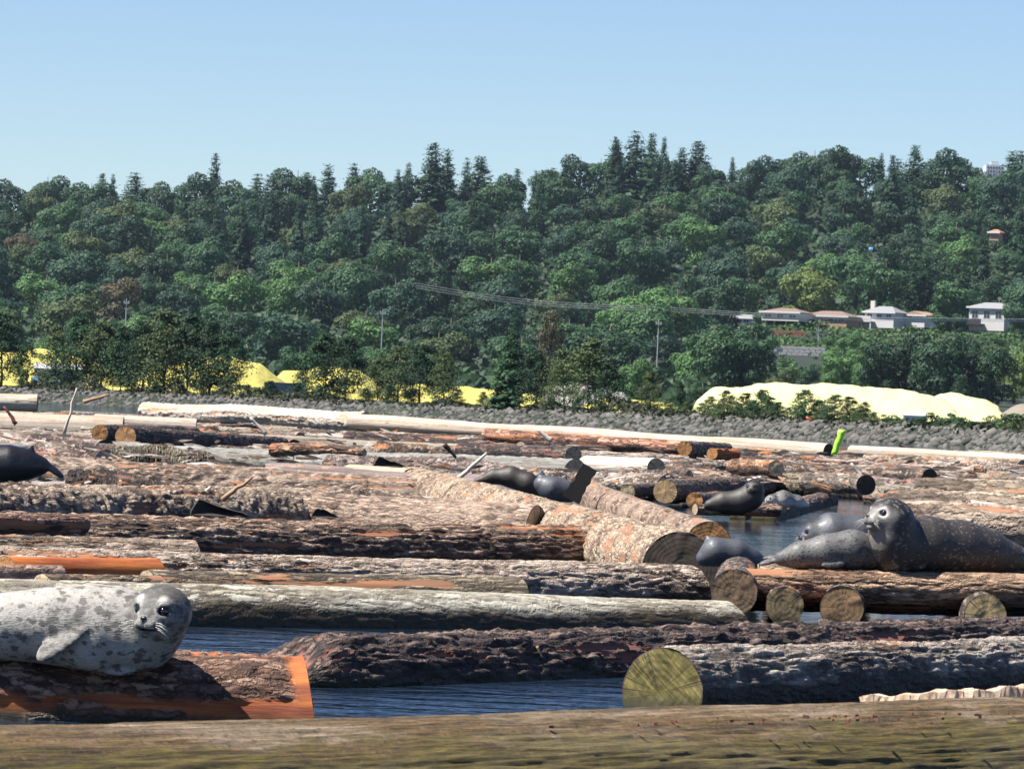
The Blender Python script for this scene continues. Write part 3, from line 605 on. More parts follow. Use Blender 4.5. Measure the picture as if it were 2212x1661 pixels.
def seal(Y0, spine, mat, label, head=None, ells=(), h=.012, k=.05, darkback=0.0, dkfn=None, base=None, group='seals hauled out on the logs'):
    """spine: (x, y, r, dy) in picture units at distance Y0; head: (x, y, r, dy, facing, up)"""
    s = Y0 / FD
    org = aty(spine[len(spine) // 2][0], spine[len(spine) // 2][1], Y0); org0 = np.array(org)
    q = lambda x, y, dy=0.0: np.array(aty(x, y, Y0 + dy)) - org0
    F = Field()
    for a, b in zip(spine[:-1], spine[1:]):
        F.cap(q(a[0], a[1], a[3]), q(b[0], b[1], b[3]), a[2] * s, b[2] * s, k)
    eyes = []
    if head:
        c = q(head[0], head[1], head[3]); r = head[2] * s
        f = np.array(head[4], float); f /= np.linalg.norm(f); u = np.array(head[5], float); u -= f * (u @ f); u /= np.linalg.norm(u); sd = np.cross(f, u)
        ax = np.stack([f, sd, u]); L = lambda a, b, d: c + f * a * r + sd * b * r + u * d * r
        F.ell(c, (1.02 * r, 1.03 * r, .93 * r), ax, .3 * r)
        F.ell(L(.60, 0, -.20), (.62 * r, .60 * r, .48 * r), ax, .22 * r)
        F.ell(L(.85, 0, -.30), (.42 * r, .40 * r, .32 * r), ax, .2 * r)
        for g in (-1, 1):
            F.ell(L(1.0, .20 * g, -.36), (.27 * r, .26 * r, .22 * r), ax, .10 * r)
            F.ell(L(.52, .46 * g, .36), (.28 * r, .26 * r, .18 * r), ax, .2 * r)
        F.ell(L(.86, 0, -.62), (.30 * r, .28 * r, .16 * r), ax, .12 * r)
        F.ell(L(1.20, 0, -.16), (.12 * r, .15 * r, .10 * r), ax, .06 * r)
        F.ell(L(1.12, 0, -.535), (.34 * r, .42 * r, .022 * r), ax, .03 * r, True)
        F.ell(L(1.30, 0, -.36), (.16 * r, .018 * r, .12 * r), ax, .03 * r, True)
        for g in (-1, 1):
            F.ell(L(.84, .50 * g, .10), (.22 * r, .16 * r, .14 * r), ax, .08 * r, True)
            eyes.append((L(.715, .475 * g, .10), .185 * r))
        nose = (L(1.255, 0, -.15), r * .11)
    for e in ells:   # paddles: x, y, dy, direction(3), normal(3), half length, half width, half thickness (picture units)
        d_ = np.array(e[3], float); d_ /= np.linalg.norm(d_); n_ = np.array(e[4], float); n_ -= d_ * (n_ @ d_); n_ /= np.linalg.norm(n_)
        F.ell(q(e[0], e[1], e[2]), (e[5] * s, e[6] * s, e[7] * s), np.stack([d_, np.cross(n_, d_), n_]), e[8] * s if len(e) > 8 else 5 * s)
    V, Q = F.mesh(h)
    dk = np.zeros(len(V)); lt = np.zeros(len(V))
    if head:
        l = (V - c) / r; lf, ls, lu = l @ f, l @ sd, l @ u; near = np.linalg.norm(l, axis=1) < 1.6
        crown = sstep(.12, .5, lu - .25 * lf) * sstep(1.5, 1.15, np.linalg.norm(l, axis=1))
        bridge = sstep(.36, .16, np.abs(ls)) * sstep(.6, .8, lf) * sstep(-.2, 0, lu)
        muz = sstep(.85, 1.05, lf) * sstep(-.02, -.14, lu) * near
        ring = sum(sstep(.30, .20, np.linalg.norm(np.stack([lf - .75, ls - .5 * g, lu - .10], 1), axis=1)) for g in (-1, 1))
        mouth = sstep(.07, .03, np.abs(lu + .535)) * sstep(.75, .9, lf) * near
        slit = sstep(.06, .02, np.abs(ls)) * sstep(1.0, 1.12, lf) * sstep(-.12, -.2, lu) * sstep(-.62, -.5, lu)
        dk = np.clip(np.maximum.reduce([crown, bridge * .75, ring * .8, mouth, slit]), 0, 1); lt = muz * .0
        if dkfn: dk, lt = dkfn(lf, ls, lu, dk, lt, near)
    if base:      # grey fore flipper: (x, y, dy, radius)
        for bx, by, bd, br in base: dk = np.maximum(dk, .5 * sstep(br * s, br * s * .6, np.linalg.norm((V - q(bx, by, bd)) * (1, 1.0, 1), axis=1)))
    if darkback:
        dk = np.maximum(dk, darkback * sstep(.2, .8, (V[:, 2] - V[:, 2].min()) / np.ptp(V[:, 2])))
    o = link('seal', mesh_np('seal', V, Q, mat, True, {'dk': dk, 'lt': lt}), None, org); tag(o, label, 'seal', group)
    if head:
        for p, rr in eyes:
            F2 = Field().ell((0, 0, 0), (rr, rr, rr)); v, qd = F2.mesh(rr / 5)
            e = link('eye', mesh_np('eye', v, qd, EYE), o, Vector(p))
        if h < .01 and r > .05:
            wk = MB()
            for g in (-1, 1):
                for i_ in range(7):
                    p0 = L(1.12, g * (.26 + .03 * (i_ % 3)), -.28 - .05 * (i_ % 4)); p2_ = L(1.12 + .1 * (i_ % 3), g * (.85 + .12 * (i_ % 2)), -.38 - .13 * (i_ % 4)); pm_ = (p0 + p2_) / 2 + u * .06 * r
                    wk.tube([p0, pm_, p2_], [r * .010, r * .007, r * .003], 4)
            link('whiskers', wk.mesh('whiskers', WHISK, True), o)
        rr = nose[1]; v, qd = Field().ell((0, 0, 0), (rr * .8, rr * 1.25, rr * .8), ax, .1).mesh(rr / 4)
        link('nose', mesh_np('nose', v, qd, NOSE), o, Vector(nose[0]))
    return o

# pale pup on the cedar log
def pup_face(lf, ls, lu, dk, lt, near):
    brow = sum(sstep(.26, .12, np.linalg.norm(np.stack([(lf - .62) * .7, ls - .42 * g, lu - .42], 1), axis=1)) for g in (-1, 1))
    lt = np.clip(brow * .8, 0, 1); side = sstep(.45, .8, np.abs(ls + .1)) * sstep(1.35, 1.1, np.sqrt(lf ** 2 + ls ** 2 + lu ** 2)) * sstep(-.3, .1, lf) * .45
    dk = np.maximum(dk, side) * (1 - brow); return dk, lt
seal(14.28, [(-170, 1386, 30, .03), (-110, 1372, 46, .02), (-40, 1358, 58, 0), (30, 1352, 65, 0), (110, 1351, 74, 0), (190, 1356, 81, 0), (255, 1359, 84, -.005), (312, 1368, 68, -.03), (342, 1352, 58, -.07)],
     SEAL_PALE, 'pale grey seal pup with dark spots and black eyes looking at the viewer',
     (350, 1322, 63, -.115, (-.42, -.9, -.03), (.04, 0, 1)),
     [(143, 1373, -.108, (-.73, -.12, -.62), (-.35, -.80, .48), 76, 29, 8, 4), (112, 1402, -.112, (-.76, -.1, -.64), (-.35, -.8, .48), 38, 22, 6, 8), (260, 1446, -.06, (1, -.15, .05), (0, -.75, .66), 36, 15, 9, 4),
      (205, 1400, -.06, (1, 0, 0), (0, -1, 0), 60, 46, 35, 20)], h=.0042, k=.05, dkfn=pup_face, base=((165, 1354, -.12, 34), (138, 1378, -.125, 34), (112, 1402, -.125, 34), (98, 1414, -.12, 26)))

# the big dark seal and its neighbours on the raft
def adult_face(lf, ls, lu, dk, lt, near):
    m = sstep(.15, .45, lf) * sstep(.55, .2, lu) * near; ring = sum(sstep(.36, .24, np.linalg.norm(np.stack([lf - .75, ls - .5 * g, lu - .10], 1), axis=1)) for g in (-1, 1))
    lt = np.clip(m * .30 + ring * .75, 0, 1); eye = sum(sstep(.2, .14, np.linalg.norm(np.stack([lf - .75, ls - .5 * g, lu - .10], 1), axis=1)) for g in (-1, 1))
    return np.maximum(dk * (1 - ring), 0), lt * (1 - np.clip(eye, 0, 1))
seal(23.75, [(1932, 1124, 42, -.06), (1928, 1155, 46, -.05), (1934, 1190, 48, -.02), (2000, 1178, 58, .05), (2075, 1183, 54, .12), (2130, 1192, 45, .17), (2185, 1206, 28, .22), (2232, 1218, 14, .26)],
     SEAL_DARK, 'large dark speckled seal with raised head and pale ringed eye facing left',
     (1922, 1121, 46, -.07, (-.82, -.52, .20), (.12, .1, 1)),
     [(2250, 1222, .28, (1, .3, -.05), (0, -.3, 1), 26, 12, 4, 4), (1975, 1222, -.06, (.9, -.2, -.1), (0, -1, .4), 26, 10, 5, 5)], h=.0075, k=.06, dkfn=adult_face)
seal(23.7, [(1690, 1206, 17, 0), (1730, 1199, 26, 0), (1785, 1192, 34, 0), (1840, 1187, 39, .02), (1885, 1194, 32, .05), (1915, 1204, 22, .08)],
     SEAL_GREY, 'grey mottled seal lying with its hind flippers out, against the dark seal\'s neck',
     None, [(1664, 1212, 0, (-.95, -.1, -.3), (0, -.5, 1), 26, 10, 5, 4), (1672, 1203, .04, (-.95, .2, -.15), (0, -.3, 1), 26, 10, 5, 4), (1800, 1219, -.07, (-.95, 0, -.1), (0, -1, .3), 26, 9, 5, 4)], h=.0075)
seal(23.95, [(1757, 1166, 27, .0), (1795, 1156, 44, .02), (1850, 1162, 44, .04), (1900, 1182, 30, .06)],
     SEAL_BLUE, 'smooth slate blue seal back humped behind the grey mottled seal',
     (1757, 1150, 27, 0, (-.9, -.35, -.12), (0, 0, 1)), h=.008)
seal(25.6, [(1520, 1206, 16, 0), (1545, 1192, 27, 0), (1590, 1197, 28, .02), (1625, 1208, 18, .04), (1650, 1216, 10, .06)],
     SEAL_BLUE, 'wet shiny seal half hidden behind the black log end', None, [(1532, 1172, 0, (-.3, 0, 1), (0, -1, .2), 18, 9, 5, 5)], h=.009)
seal(46.2, [(1532, 1090, 11, 0), (1562, 1084, 18, 0), (1598, 1084, 22, 0), (1622, 1074, 23, 0), (1628, 1062, 20, 0)],
     SEAL_BROWN, 'dark seal holding its head upright at the far edge of the brown pond', (1629, 1056, 20, -.02, (-.35, -.9, .1), (0, 0, 1)), [(1524, 1093, 0, (-1, 0, -.2), (0, -.4, 1), 16, 6, 3, 3)], h=.013, k=.08)
seal(48.5, [(1664, 1081, 12, 0), (1692, 1078, 17, 0), (1722, 1083, 12, .05), (1744, 1090, 6, .1)],
     SEAL_WHITE, 'small white and black seal lying on the round ringed log', (1668, 1078, 12, -.04, (-.8, -.5, 0), (0, 0, 1)), h=.013, darkback=.95)
seal(45.5, [(1030, 1040, 8, 0), (1066, 1029, 12, 0), (1104, 1030, 19, -.02), (1140, 1044, 20, -.05), (1160, 1056, 15, -.05)],
     SEAL_BROWN, 'dark brown seal arched over the pale pointing log', None, [(1020, 1046, 0, (-.9, 0, -.4), (0, -.4, 1), 16, 6, 3, 3)], h=.013, k=.08)
seal(43.8, [(1168, 1044, 15, 0), (1190, 1056, 24, 0), (1222, 1062, 20, .03), (1240, 1068, 12, .05)],
     SEAL_BLUE, 'slate grey seal between the brown seal and the upright dark plank', None, [(1172, 1032, 0, (-.35, 0, 1), (0, -1, .2), 17, 9, 4, 4), (1214, 1040, .02, (.5, 0, .8), (0, -1, .2), 18, 8, 4, 4)], h=.011, k=.08)
seal(38.0, [(-90, 1006, 30, 0), (-30, 1002, 37, 0), (20, 1002, 36, 0), (58, 1004, 27, .02), (88, 1006, 19, .03)],
     SEAL_BLACK, 'black seal with blue sheen on the ribbed log, its tail hanging over', None, [(112, 1012, .03, (.8, 0, -.55), (.4, -.4, .8), 34, 13, 6, 6), (60, 975, 0, (.6, 0, .5), (0, -1, .2), 17, 10, 6, 8)], h=.012, k=.08)
seal(46.5, [(2160, 1062, 11, 0), (2176, 1066, 11, .05), (2196, 1070, 8, .1)],
     SEAL_WHITE, 'small white faced seal far behind the big dark seal\'s tail', (2162, 1059, 12, -.03, (-.35, -.9, .1), (0, 0, 1)), h=.013, k=.05)

# ------------------------------------------------------------------ driftwood, bark slabs, sticks and tape
WOODP = simple('bleached_stick_wood', (.50, .44, .37), .8, .35, 12); WOODO = simple('raw_orange_wood', (.34, .21, .12), .8, .4, 14)
WOODD = simple('charred_dark_wood', (.018, .015, .013), .85, .4, 10); WOODR = simple('red_brown_stick', (.16, .06, .04), .85, .4, 12)
def stick(x0, y0, x1, y1, Y, r, mat, label, dy=0.0, name='stick', wob=.03):
    A, B = aty(x0, y0, Y), aty(x1, y1, Y + dy); n = 7; o0 = A.copy(); L = (B - A).length
    pts = [A.lerp(B, i / (n - 1)) + Vector([random.uniform(-wob, wob) * L * (0 < i < n - 1) for _ in range(3)]) - o0 for i in range(n)]
    o = MB().tube(pts, [r * (1.1 - .6 * i / (n - 1)) for i in range(n)], 7).build(name, mat, None, o0, True); tag(o, label, 'stick', 'driftwood on the boom'); return o
stick(138, 938, 166, 838, 70, .022, WOODP, 'thin pale twig standing upright before the orange log ends')
stick(35, 916, 8, 878, 75, .03, WOODR, 'short dark red stick poking up near the fat pale log')
stick(575, 938, 540, 902, 72, .03, WOODP, 'bleached stick leaning left beside the bluish grey log')
stick(985, 1038, 1052, 978, 46, .022, WOODP, 'long pale pole slanting over the pale pointing log', wob=.01)
stick(1192, 953, 1160, 928, 88, .05, WOODP, 'white stick leaning on the longest white log')
stick(835, 1070, 942, 1077, 42.5, .02, WOODP, 'bluish white peeled rod lying level on the scaled log', wob=.01)
stick(480, 1080, 545, 1030, 33.5, .017, WOODO, 'tan splinter pointing up right behind the black bark slab')
stick(365, 1106, 432, 1068, 33.4, .012, WOODP, 'thin white splinter left of the black bark slab')
stick(432, 1074, 455, 1052, 33.6, .018, WOODP, 'stubby white splinter above the black bark slab')
stick(2098, 1090, 2165, 1094, 36, .03, WOODP, 'bright white stick behind the dark seal\'s back', wob=.01)
stick(1870, 1040, 1838, 1000, 66, .03, WOODP, 'thin bent twig behind the head of the big seal')
stick(960, 960, 985, 988, 60, .03, WOODD, 'short black twig on the bluish grey log')
stick(180, 868, 237, 852, 140, .055, WOODO, 'raw tan plank tilted on the far edge of the boom', wob=.01)
stick(1160, 1395, 1172, 1420, 17.5, .005, WOODO, 'thin orange sliver stuck in the wet dark log')
stick(30, 1130, 62, 1148, 31, .02, WOODP, 'pale splinter beside the black hollow on the left')
stick(1555, 1390, 1610, 1382, 19.0, .008, WOODO, 'orange sliver on the shaggy wet log')
# upright dark plank
A = aty(1234, 1080, 43.0); B = aty(1274, 1008, 43.0); d = B - A; o = empty('plank', A)
ax = d.normalized(); sx = Vector((1, 0, 0)) - ax * ax.x; sx.normalize(); sy = ax.cross(sx)
V = []
for i in range(9):
    t = i / 8; w = .062 + .012 * random.random(); th = .035
    for a, b in ((-1, -1), (1, -1), (1, 1), (-1, 1)): V.append(ax * d.length * t + sx * (a * w + random.uniform(-.008, .008)) + sy * b * th)
F = [(i*4+j, i*4+(j+1)%4, i*4+4+(j+1)%4, i*4+4+j) for i in range(8) for j in range(4)] + [(3, 2, 1, 0), (32, 33, 34, 35)]
bpy.data.objects.remove(o); o = link('plank', mesh_np('plank', V, F, WOODD, False), None, A); tag(o, 'charred black plank sticking up beside the slate grey seal', 'plank')
# bark slabs: curled shells lying hollow side to the viewer
def slab(x0, x1, yt, yb, Y, label, skew=.3):
    A = aty((x0 + x1) / 2, yb, Y); s = Y / FD; w = (x1 - x0) / 2 * s; h = (yb - yt) * s; n = 13; V = []; rg = random.Random(int(x0))
    jag = [1 + rg.uniform(-.14, .1) for _ in range(n)]
    for k, (dy, sc) in enumerate(((-.15, .95), (.06, 1.0), (.5, .96), (1.6, .6))):      # dished front, rounded back
        for i in range(n):
            t = math.pi * i / (n - 1); V.append((-math.cos(t) * w * sc - math.sin(t) ** 2 * w * skew, dy * w + rg.uniform(-.04, .04) * w, max(-.03, min(i / (n - 1) / .36, (1 - i / (n - 1)) / .64) * h * sc * jag[i] - .012)))
    c0 = len(V); V.append((0, .25 * w, h * .35))
    F = [(k*n+i, k*n+i+1, (k+1)*n+i+1, (k+1)*n+i) for k in range(3) for i in range(n - 1)] + [(c0, i + 1, i) for i in range(n - 1)] + [tuple(3*n+i for i in range(n)), (c0, 0, n - 1)]
    o = link('bark_slab', mesh_np('bark_slab', V, F, BARKD, False), None, A); tag(o, label, 'bark slab', 'curled bark slabs')
BARKD = simple('dark_bark_shell', (.035, .027, .022), .9, .6, 14)
slab(410, 540, 1075, 1110, 32.6, 'wide black curled bark slab with white splinters in front of the ribbed log')
slab(672, 732, 1092, 1113, 32.2, 'small black curled bark slab to the right of the splintered slab', .1)
slab(52, 128, 1126, 1160, 29.5, 'black hollow bark slab at the left end of the dark brown log', .2)
slab(806, 878, 984, 1006, 55, 'black bark slab lying on the bluish grey log', .25)
# torn pale splinter on the front log, litter of chips
MBk = MB()
A = atz(2080, 1524, .255)
V = []; n = 70
for i in range(n):
    t = i / (n - 1); w = .035 * math.sin(math.pi * min(1, t * 1.1 + .04)) ** .6 + .004; hh = .012 + .045 * t + .006 * math.sin(i * .5) * math.sin(i * .23)
    for a, b in ((-1, 0), (-.5, .9 + .15 * math.sin(i * .8)), (.5, .9 + .1 * random.random()), (1, 0)): V.append((-.24 + .62 * t + .004 * random.uniform(-1, 1), a * w + .44 * t, b * hh))
F = [(i*4+j, i*4+4+j, i*4+5+j, i*4+1+j) for i in range(n - 1) for j in range(3)] + [(i*4+3, i*4+7, i*4+4, i*4) for i in range(n - 1)]
o = link('wood_splinter', mesh_np('wood_splinter', V, F, MB_['pale'], False, {'crev': np.ones(len(V)), 'peel': (RNG.random(len(V)) > .7) * .7}), None, A)
o.color = (1.1, .95, .8, 1); tag(o, 'long torn whitish splinter of wood on top of the mossy front log', 'splinter')
def chips(region, n, zf, mats, name, label, size, Yc):
    m_ = MB(); P0 = aty(*region[:2], Yc)
    for _ in range(n):
        x = random.uniform(region[0], region[2]); t = (x - region[0]) / (region[2] - region[0]); y = region[1] + (region[3] - region[1]) * t
        p = atz(x, y + random.uniform(0, region[4]), zf(t)) - P0; a = random.uniform(0, 3.1); l = size * random.uniform(.4, 1.3); w = l * random.uniform(.15, .5); hh = l * random.uniform(.05, .22)
        c, s_ = math.cos(a), math.sin(a); q = [(-l, -w, 0), (l, -w * .6, 0), (l * .8, w, 0), (-l * .9, w, 0)]
        V = [(p.x + c * u - s_ * v, p.y + s_ * u + c * v, p.z + z - .004) for (u, v, _) in q for z in (0,)] + [(p.x + c * u * .8 - s_ * v, p.y + s_ * u * .8 + c * v, p.z + hh + random.uniform(0, hh)) for (u, v, _) in q]
        m_.add(V, [(0, 1, 5, 4), (1, 2, 6, 5), (2, 3, 7, 6), (3, 0, 4, 7), (4, 5, 6, 7)])
    o = m_.build(name, mats, None, P0); tag(o, label, name.replace('_', ' '), kind='stuff')
chips((880, 1563, 2180, 1534, 14), 60, lambda t: .262, WOODR, 'wood_chips', 'litter of reddish wood chips along the top of the front log', .007, 10.5)
chips((900, 1562, 985, 1558, 4), 40, lambda t: .268, WOODD, 'bark_crumbs', 'heap of black bark crumbs on the front log', .010, 10.4)


# loose bark, twigs and splinters over the whole boom
t = NT('mixed_litter'); isl = t.n('NewGeometry').outputs['Random Per Island']
t.bsdf(t.mix(t.ramp(t.noise(t.coord(), 14, 4, .6), [(.35, 0.0), (.7, .6)]), t.ramp(isl, [(0, (.03, .022, .018)), (.3, (.10, .06, .04)), (.5, (.30, .22, .16)), (.68, (.45, .39, .32)), (.8, (.42, .17, .06)), (.9, (.55, .50, .44))], 'CONSTANT'), (.04, .03, .025)), .9)
m_ = MB(); rg = random.Random(3)
for i in range(1500):
    d = 48 + 170 * rg.random() ** 1.3; x = rg.uniform(-60, 2280)
    if 1330 < x < 1900 and d > 140: continue
    if d > 150 and x > 900: continue
    p = atz(x, horizon(x) + d, .2 + .06 * rg.random()); s = p.y / FD; L = s * rg.uniform(4, 26) * (1.6 if rg.random() < .1 else 1); w = s * rg.uniform(1.2, 4.5); hh = s * rg.uniform(1, 5)
    a = rg.gauss(0, .5); tl = rg.gauss(0, .16); c, sn = math.cos(a), math.sin(a); V = []
    for u, e in ((-1, .5), (-.3, 1), (.35, .9), (1, .3)):
        for v, z in ((-1, -.4), (0, .8), (1, -.4)): V.append((p.x + c * u * L - sn * v * w * e, p.y + sn * u * L + c * v * w * e, p.z + z * hh * e + u * L * tl + rg.uniform(-.2, .2) * hh))
    m_.add(V, [(k*3+j, k*3+3+j, k*3+4+j, k*3+1+j) for k in range(3) for j in range(2)] + [(k*3+2, k*3+5, k*3+3, k*3) for k in range(3)] + [(0, 1, 2), (11, 10, 9)])
tag(m_.build('bark_litter', t.m), 'loose bark and splinters strewn over the boom', 'bark litter', kind='stuff')
# ------------------------------------------------------------------ rocky shore
def mat_rock():
    t = NT('riprap_stone'); co = t.coord('Object'); isl = t.n('NewGeometry').outputs['Random Per Island']
    n = t.noise(co, 3.0, 5, .6)
    c = t.mix(isl, (.04, .038, .034), (.16, .152, .138)); c = t.mix(t.math('MULTIPLY', n, .6), c, (.10, .095, .085)); t.bsdf(c, .9); return t.m
bm_v, bm_f = [], []
ico = [(0, 0, 1), (.894, 0, .447), (.276, .851, .447), (-.724, .526, .447), (-.724, -.526, .447), (.276, -.851, .447), (.724, .526, -.447), (-.276, .851, -.447), (-.894, 0, -.447), (-.276, -.851, -.447), (.724, -.526, -.447), (0, 0, -1)]
icf = [(0,1,2),(0,2,3),(0,3,4),(0,4,5),(0,5,1),(1,6,2),(2,7,3),(3,8,4),(4,9,5),(5,10,1),(1,10,6),(2,6,7),(3,7,8),(4,8,9),(5,9,10),(11,7,6),(11,8,7),(11,9,8),(11,10,9),(11,6,10)]
ico = np.array(ico); icf = np.array(icf); RV, RF = [], []; nr = 0
for i in range(9500):
    a_ = RNG.uniform(-.115, .115); Y = float(shore(a_, 1.0)) + RNG.uniform(-1.8, 6.5); X = a_ * Y; z = float(ground(X, Y)); r = RNG.uniform(.05, .17) if RNG.random() < .85 else RNG.uniform(.18, .36)
    V = ico * (1 + RNG.uniform(-.25, .25, (12, 1))) * r * RNG.uniform(.85, 1.15, 3); a = RNG.uniform(0, 6.28); c, s_ = math.cos(a), math.sin(a)
    V = V @ np.array([[c, -s_, 0], [s_, c, 0], [0, 0, .75]]) + (X, Y, z - .02); RV.append(V); RF.append(icf + nr); nr += 12
tag(link('riprap_rocks', mesh_np('riprap_rocks', np.concatenate(RV), np.concatenate(RF), mat_rock(), False)), 'band of grey boulders along the shore', 'rocks', kind='stuff')

# ------------------------------------------------------------------ foliage
def mat_leaf(name, trans=.14, rough=.6, fixed=None):
    t = NT(name); isl = t.n('NewGeometry').outputs['Random Per Island']
    c = t.objcol() if fixed is None else None
    base = fixed if fixed is not None else c
    d = t.mix(1.0, base, (.62, .66, .7), 'MULTIPLY'); l = t.mix(1.0, base, (1.35, 1.3, 1.05), 'MULTIPLY')
    col = t.mix(isl, d, l)
    col = t.mix(t.ramp(t.noise(t.coord('Object'), .35, 3, .6), [(.35, 0.0), (.7, .55)]), col, t.mix(1.0, base, (1.3, 1.15, .8), 'MULTIPLY'))
    b = t.n('BsdfPrincipled'); t.set(b.inputs['Base Color'], col); t.set(b.inputs['Roughness'], rough); b.inputs['Specular IOR Level'].default_value = .25
    tr = t.n('BsdfTranslucent', {'Color': col}); mx = t.n('MixShader', {0: trans, 1: b.outputs[0], 2: tr.outputs[0]})
    t.t.links.new(mx.outputs[0], t.out.inputs[0]); return t.m
LEAF = mat_leaf('leaves'); NEEDLE = mat_leaf('needles', .12, .7); BARKT = simple('tree_trunk_bark', (.085, .065, .05), .9, .4, 3)
def quads(P, Nn, size, rng, asp=.7):
    n = len(P); t = rng.normal(size=(n, 3)); t -= Nn * (t * Nn).sum(1)[:, None]; t /= np.linalg.norm(t, axis=1)[:, None] + 1e-9; b = np.cross(Nn, t)
    s = size * rng.uniform(.6, 1.35, (n, 1)); a = t * s; b = b * s * asp
    V = np.stack([P - a, P - b * .8, P + a, P + b], 1).reshape(-1, 3); Q = np.arange(n * 4).reshape(n, 4); return V, Q
def crown_broad(seed, n=2600, h=1.0, w=.42, lobes=26, size=.028, low=-.04, spread=1.0):
    rng = np.random.default_rng(seed); C, R = [], []
    for i in range(lobes):
        z = rng.uniform(low + .12, .9); rad = w * math.sqrt(max(.02, 1 - ((z - .52) / .52) ** 2)); a = rng.uniform(0, 6.28); q = rad * math.sqrt(rng.uniform(.1, .75))
        C.append((q * math.cos(a), q * math.sin(a), z)); R.append(rng.uniform(.10, .19) * (1.15 - .4 * z))
    C.append((0, 0, .55)); R.append(.26)
    C, R = np.array(C), np.array(R); pk = rng.choice(len(C), n, p=R ** 2 / (R ** 2).sum())
    d = rng.normal(size=(n, 3)); d[:, 2] += .25; d /= np.linalg.norm(d, axis=1)[:, None]
    P = C[pk] + d * (R[pk] * rng.uniform(.82, 1.08, n))[:, None] * (1, 1, .8)
    keep = np.ones(n, bool)
    for c, r in zip(C, R): keep &= np.linalg.norm((P - c) / (1, 1, .8), axis=1) > r * .72
    P, d = P[keep], d[keep]; N_ = d + rng.normal(size=d.shape) * .32; N_ /= np.linalg.norm(N_, axis=1)[:, None]
    return quads(P, N_, size, rng)
def crown_pine(seed, n=2400, w=.34, size=.02, low=.16, full=.8, tiers=15):
    """open tree of tufted boughs, sky showing between them low down"""
    rng = np.random.default_rng(seed); P, N_ = [], []
    for t in range(tiers):
        z = low + (1 - low) * (t + rng.uniform(0, .6)) / tiers; u = (z - low) / (1 - low); rad = w * (1 - u) ** .62 * (.75 + .35 * min(1, u * 4)) + .02
        nb = int(5 + 3 * (1 - u))
        for b in range(nb):
            if rng.random() > full: continue
            a = rng.uniform(0, 6.28); L = rad * rng.uniform(.55, 1.15); m = int(n / tiers / nb / full)
            tt = np.sqrt(rng.uniform(.06, 1, m)); sp = .035 + .10 * tt * L / w * .9
            p = np.stack([np.cos(a) * tt * L, np.sin(a) * tt * L, z + tt * L * rng.uniform(-.05, .28)], 1) + rng.normal(size=(m, 3)) * sp[:, None] * (.55, .55, .36)
            P.append(p); q = np.tile((math.cos(a) * .35, math.sin(a) * .35, .9), (m, 1)) + rng.normal(size=(m, 3)) * .55; N_.append(q)
    P = np.concatenate(P); N_ = np.concatenate(N_); N_ /= np.linalg.norm(N_, axis=1)[:, None]
    return quads(P, N_, size, rng, .5)
def crown_conifer(seed, n=2200, w=.20, size=.026, low=.06, droop=.25):
    rng = np.random.default_rng(seed); tiers = 30; P, N_ = [], []
    for t in range(tiers):
        u = (t + rng.uniform(0, .5)) / tiers; z = low + (1 - low) * u; rad = (w * (1 - u) ** .8 + .004) * rng.uniform(.85, 1.1); nb = 9
        for b in range(nb):
            a = rng.uniform(0, 6.28); L = rad * rng.uniform(.6, 1.15); m = max(3, int(n / tiers / nb * (1.7 - 1.4 * u)))
            tt = np.sqrt(rng.uniform(.02, 1, m)); p = np.stack([np.cos(a) * tt * L, np.sin(a) * tt * L, z - tt * L * droop], 1) + rng.normal(size=(m, 3)) * (.014, .014, .010)
            P.append(p); N_.append(np.tile((math.cos(a) * .7, math.sin(a) * .7, .6), (m, 1)) + rng.normal(size=(m, 3)) * .4)
    P = np.concatenate(P); N_ = np.concatenate(N_); N_ /= np.linalg.norm(N_, axis=1)[:, None]
    return quads(P, N_, size * (1.15 - .75 * P[:, 2:3]), rng, .5)
def trunk_mesh(seed, boughs=5, w=.03, top=.85):
    rng = random.Random(seed); m_ = MB(); pts = [(rng.uniform(-.02, .02), rng.uniform(-.02, .02), z) for z in (0, .2, .4, .6, top)]; pts[0] = (0, 0, -.03)
    m_.tube(pts, [w, w * .8, w * .6, w * .4, w * .12], 7)
    for i in range(boughs):
        z = rng.uniform(.2, .65); a = rng.uniform(0, 6.28); L = rng.uniform(.12, .26); m_.tube([(0, 0, z), (math.cos(a) * L * .5, math.sin(a) * L * .5, z + L * .35), (math.cos(a) * L, math.sin(a) * L, z + L * .55)], [w * .4, w * .25, w * .08], 5)
    return m_.mesh('trunk', BARKT, True)
KIND = {'broad': [], 'pine': [], 'conifer': [], 'shrub': [], 'tall': []}
for i in range(7): KIND['broad'].append((mesh_np('crown', *crown_broad(40 + i, 7500, w=.36 + .05 * (i % 4), size=.0185, lobes=18 + 5 * (i % 4)), LEAF, False), trunk_mesh(i)))
for i in range(3): KIND['tall'].append((mesh_np('crown', *crown_broad(80 + i, 5500, w=.27, lobes=24, size=.018), LEAF, False), trunk_mesh(20 + i)))
for i in range(6): KIND['pine'].append((mesh_np('crown', *crown_pine(140 + i, 6200, w=.36 + .05 * (i % 3), size=.019, low=.10 + .04 * (i % 3), full=.85), NEEDLE, False), trunk_mesh(40 + i, 9, .022)))
for i in range(5): KIND['conifer'].append((mesh_np('crown', *crown_conifer(240 + i, 5200, w=.145 + .025 * (i % 3), size=.022, droop=.45), NEEDLE, False), trunk_mesh(60 + i, 0, .02, .95)))
for i in range(4): KIND['shrub'].append((mesh_np('crown', *crown_broad(340 + i, 2200, w=.5, lobes=18, size=.035, low=0), LEAF, False), trunk_mesh(80 + i, 4, .02, .6)))
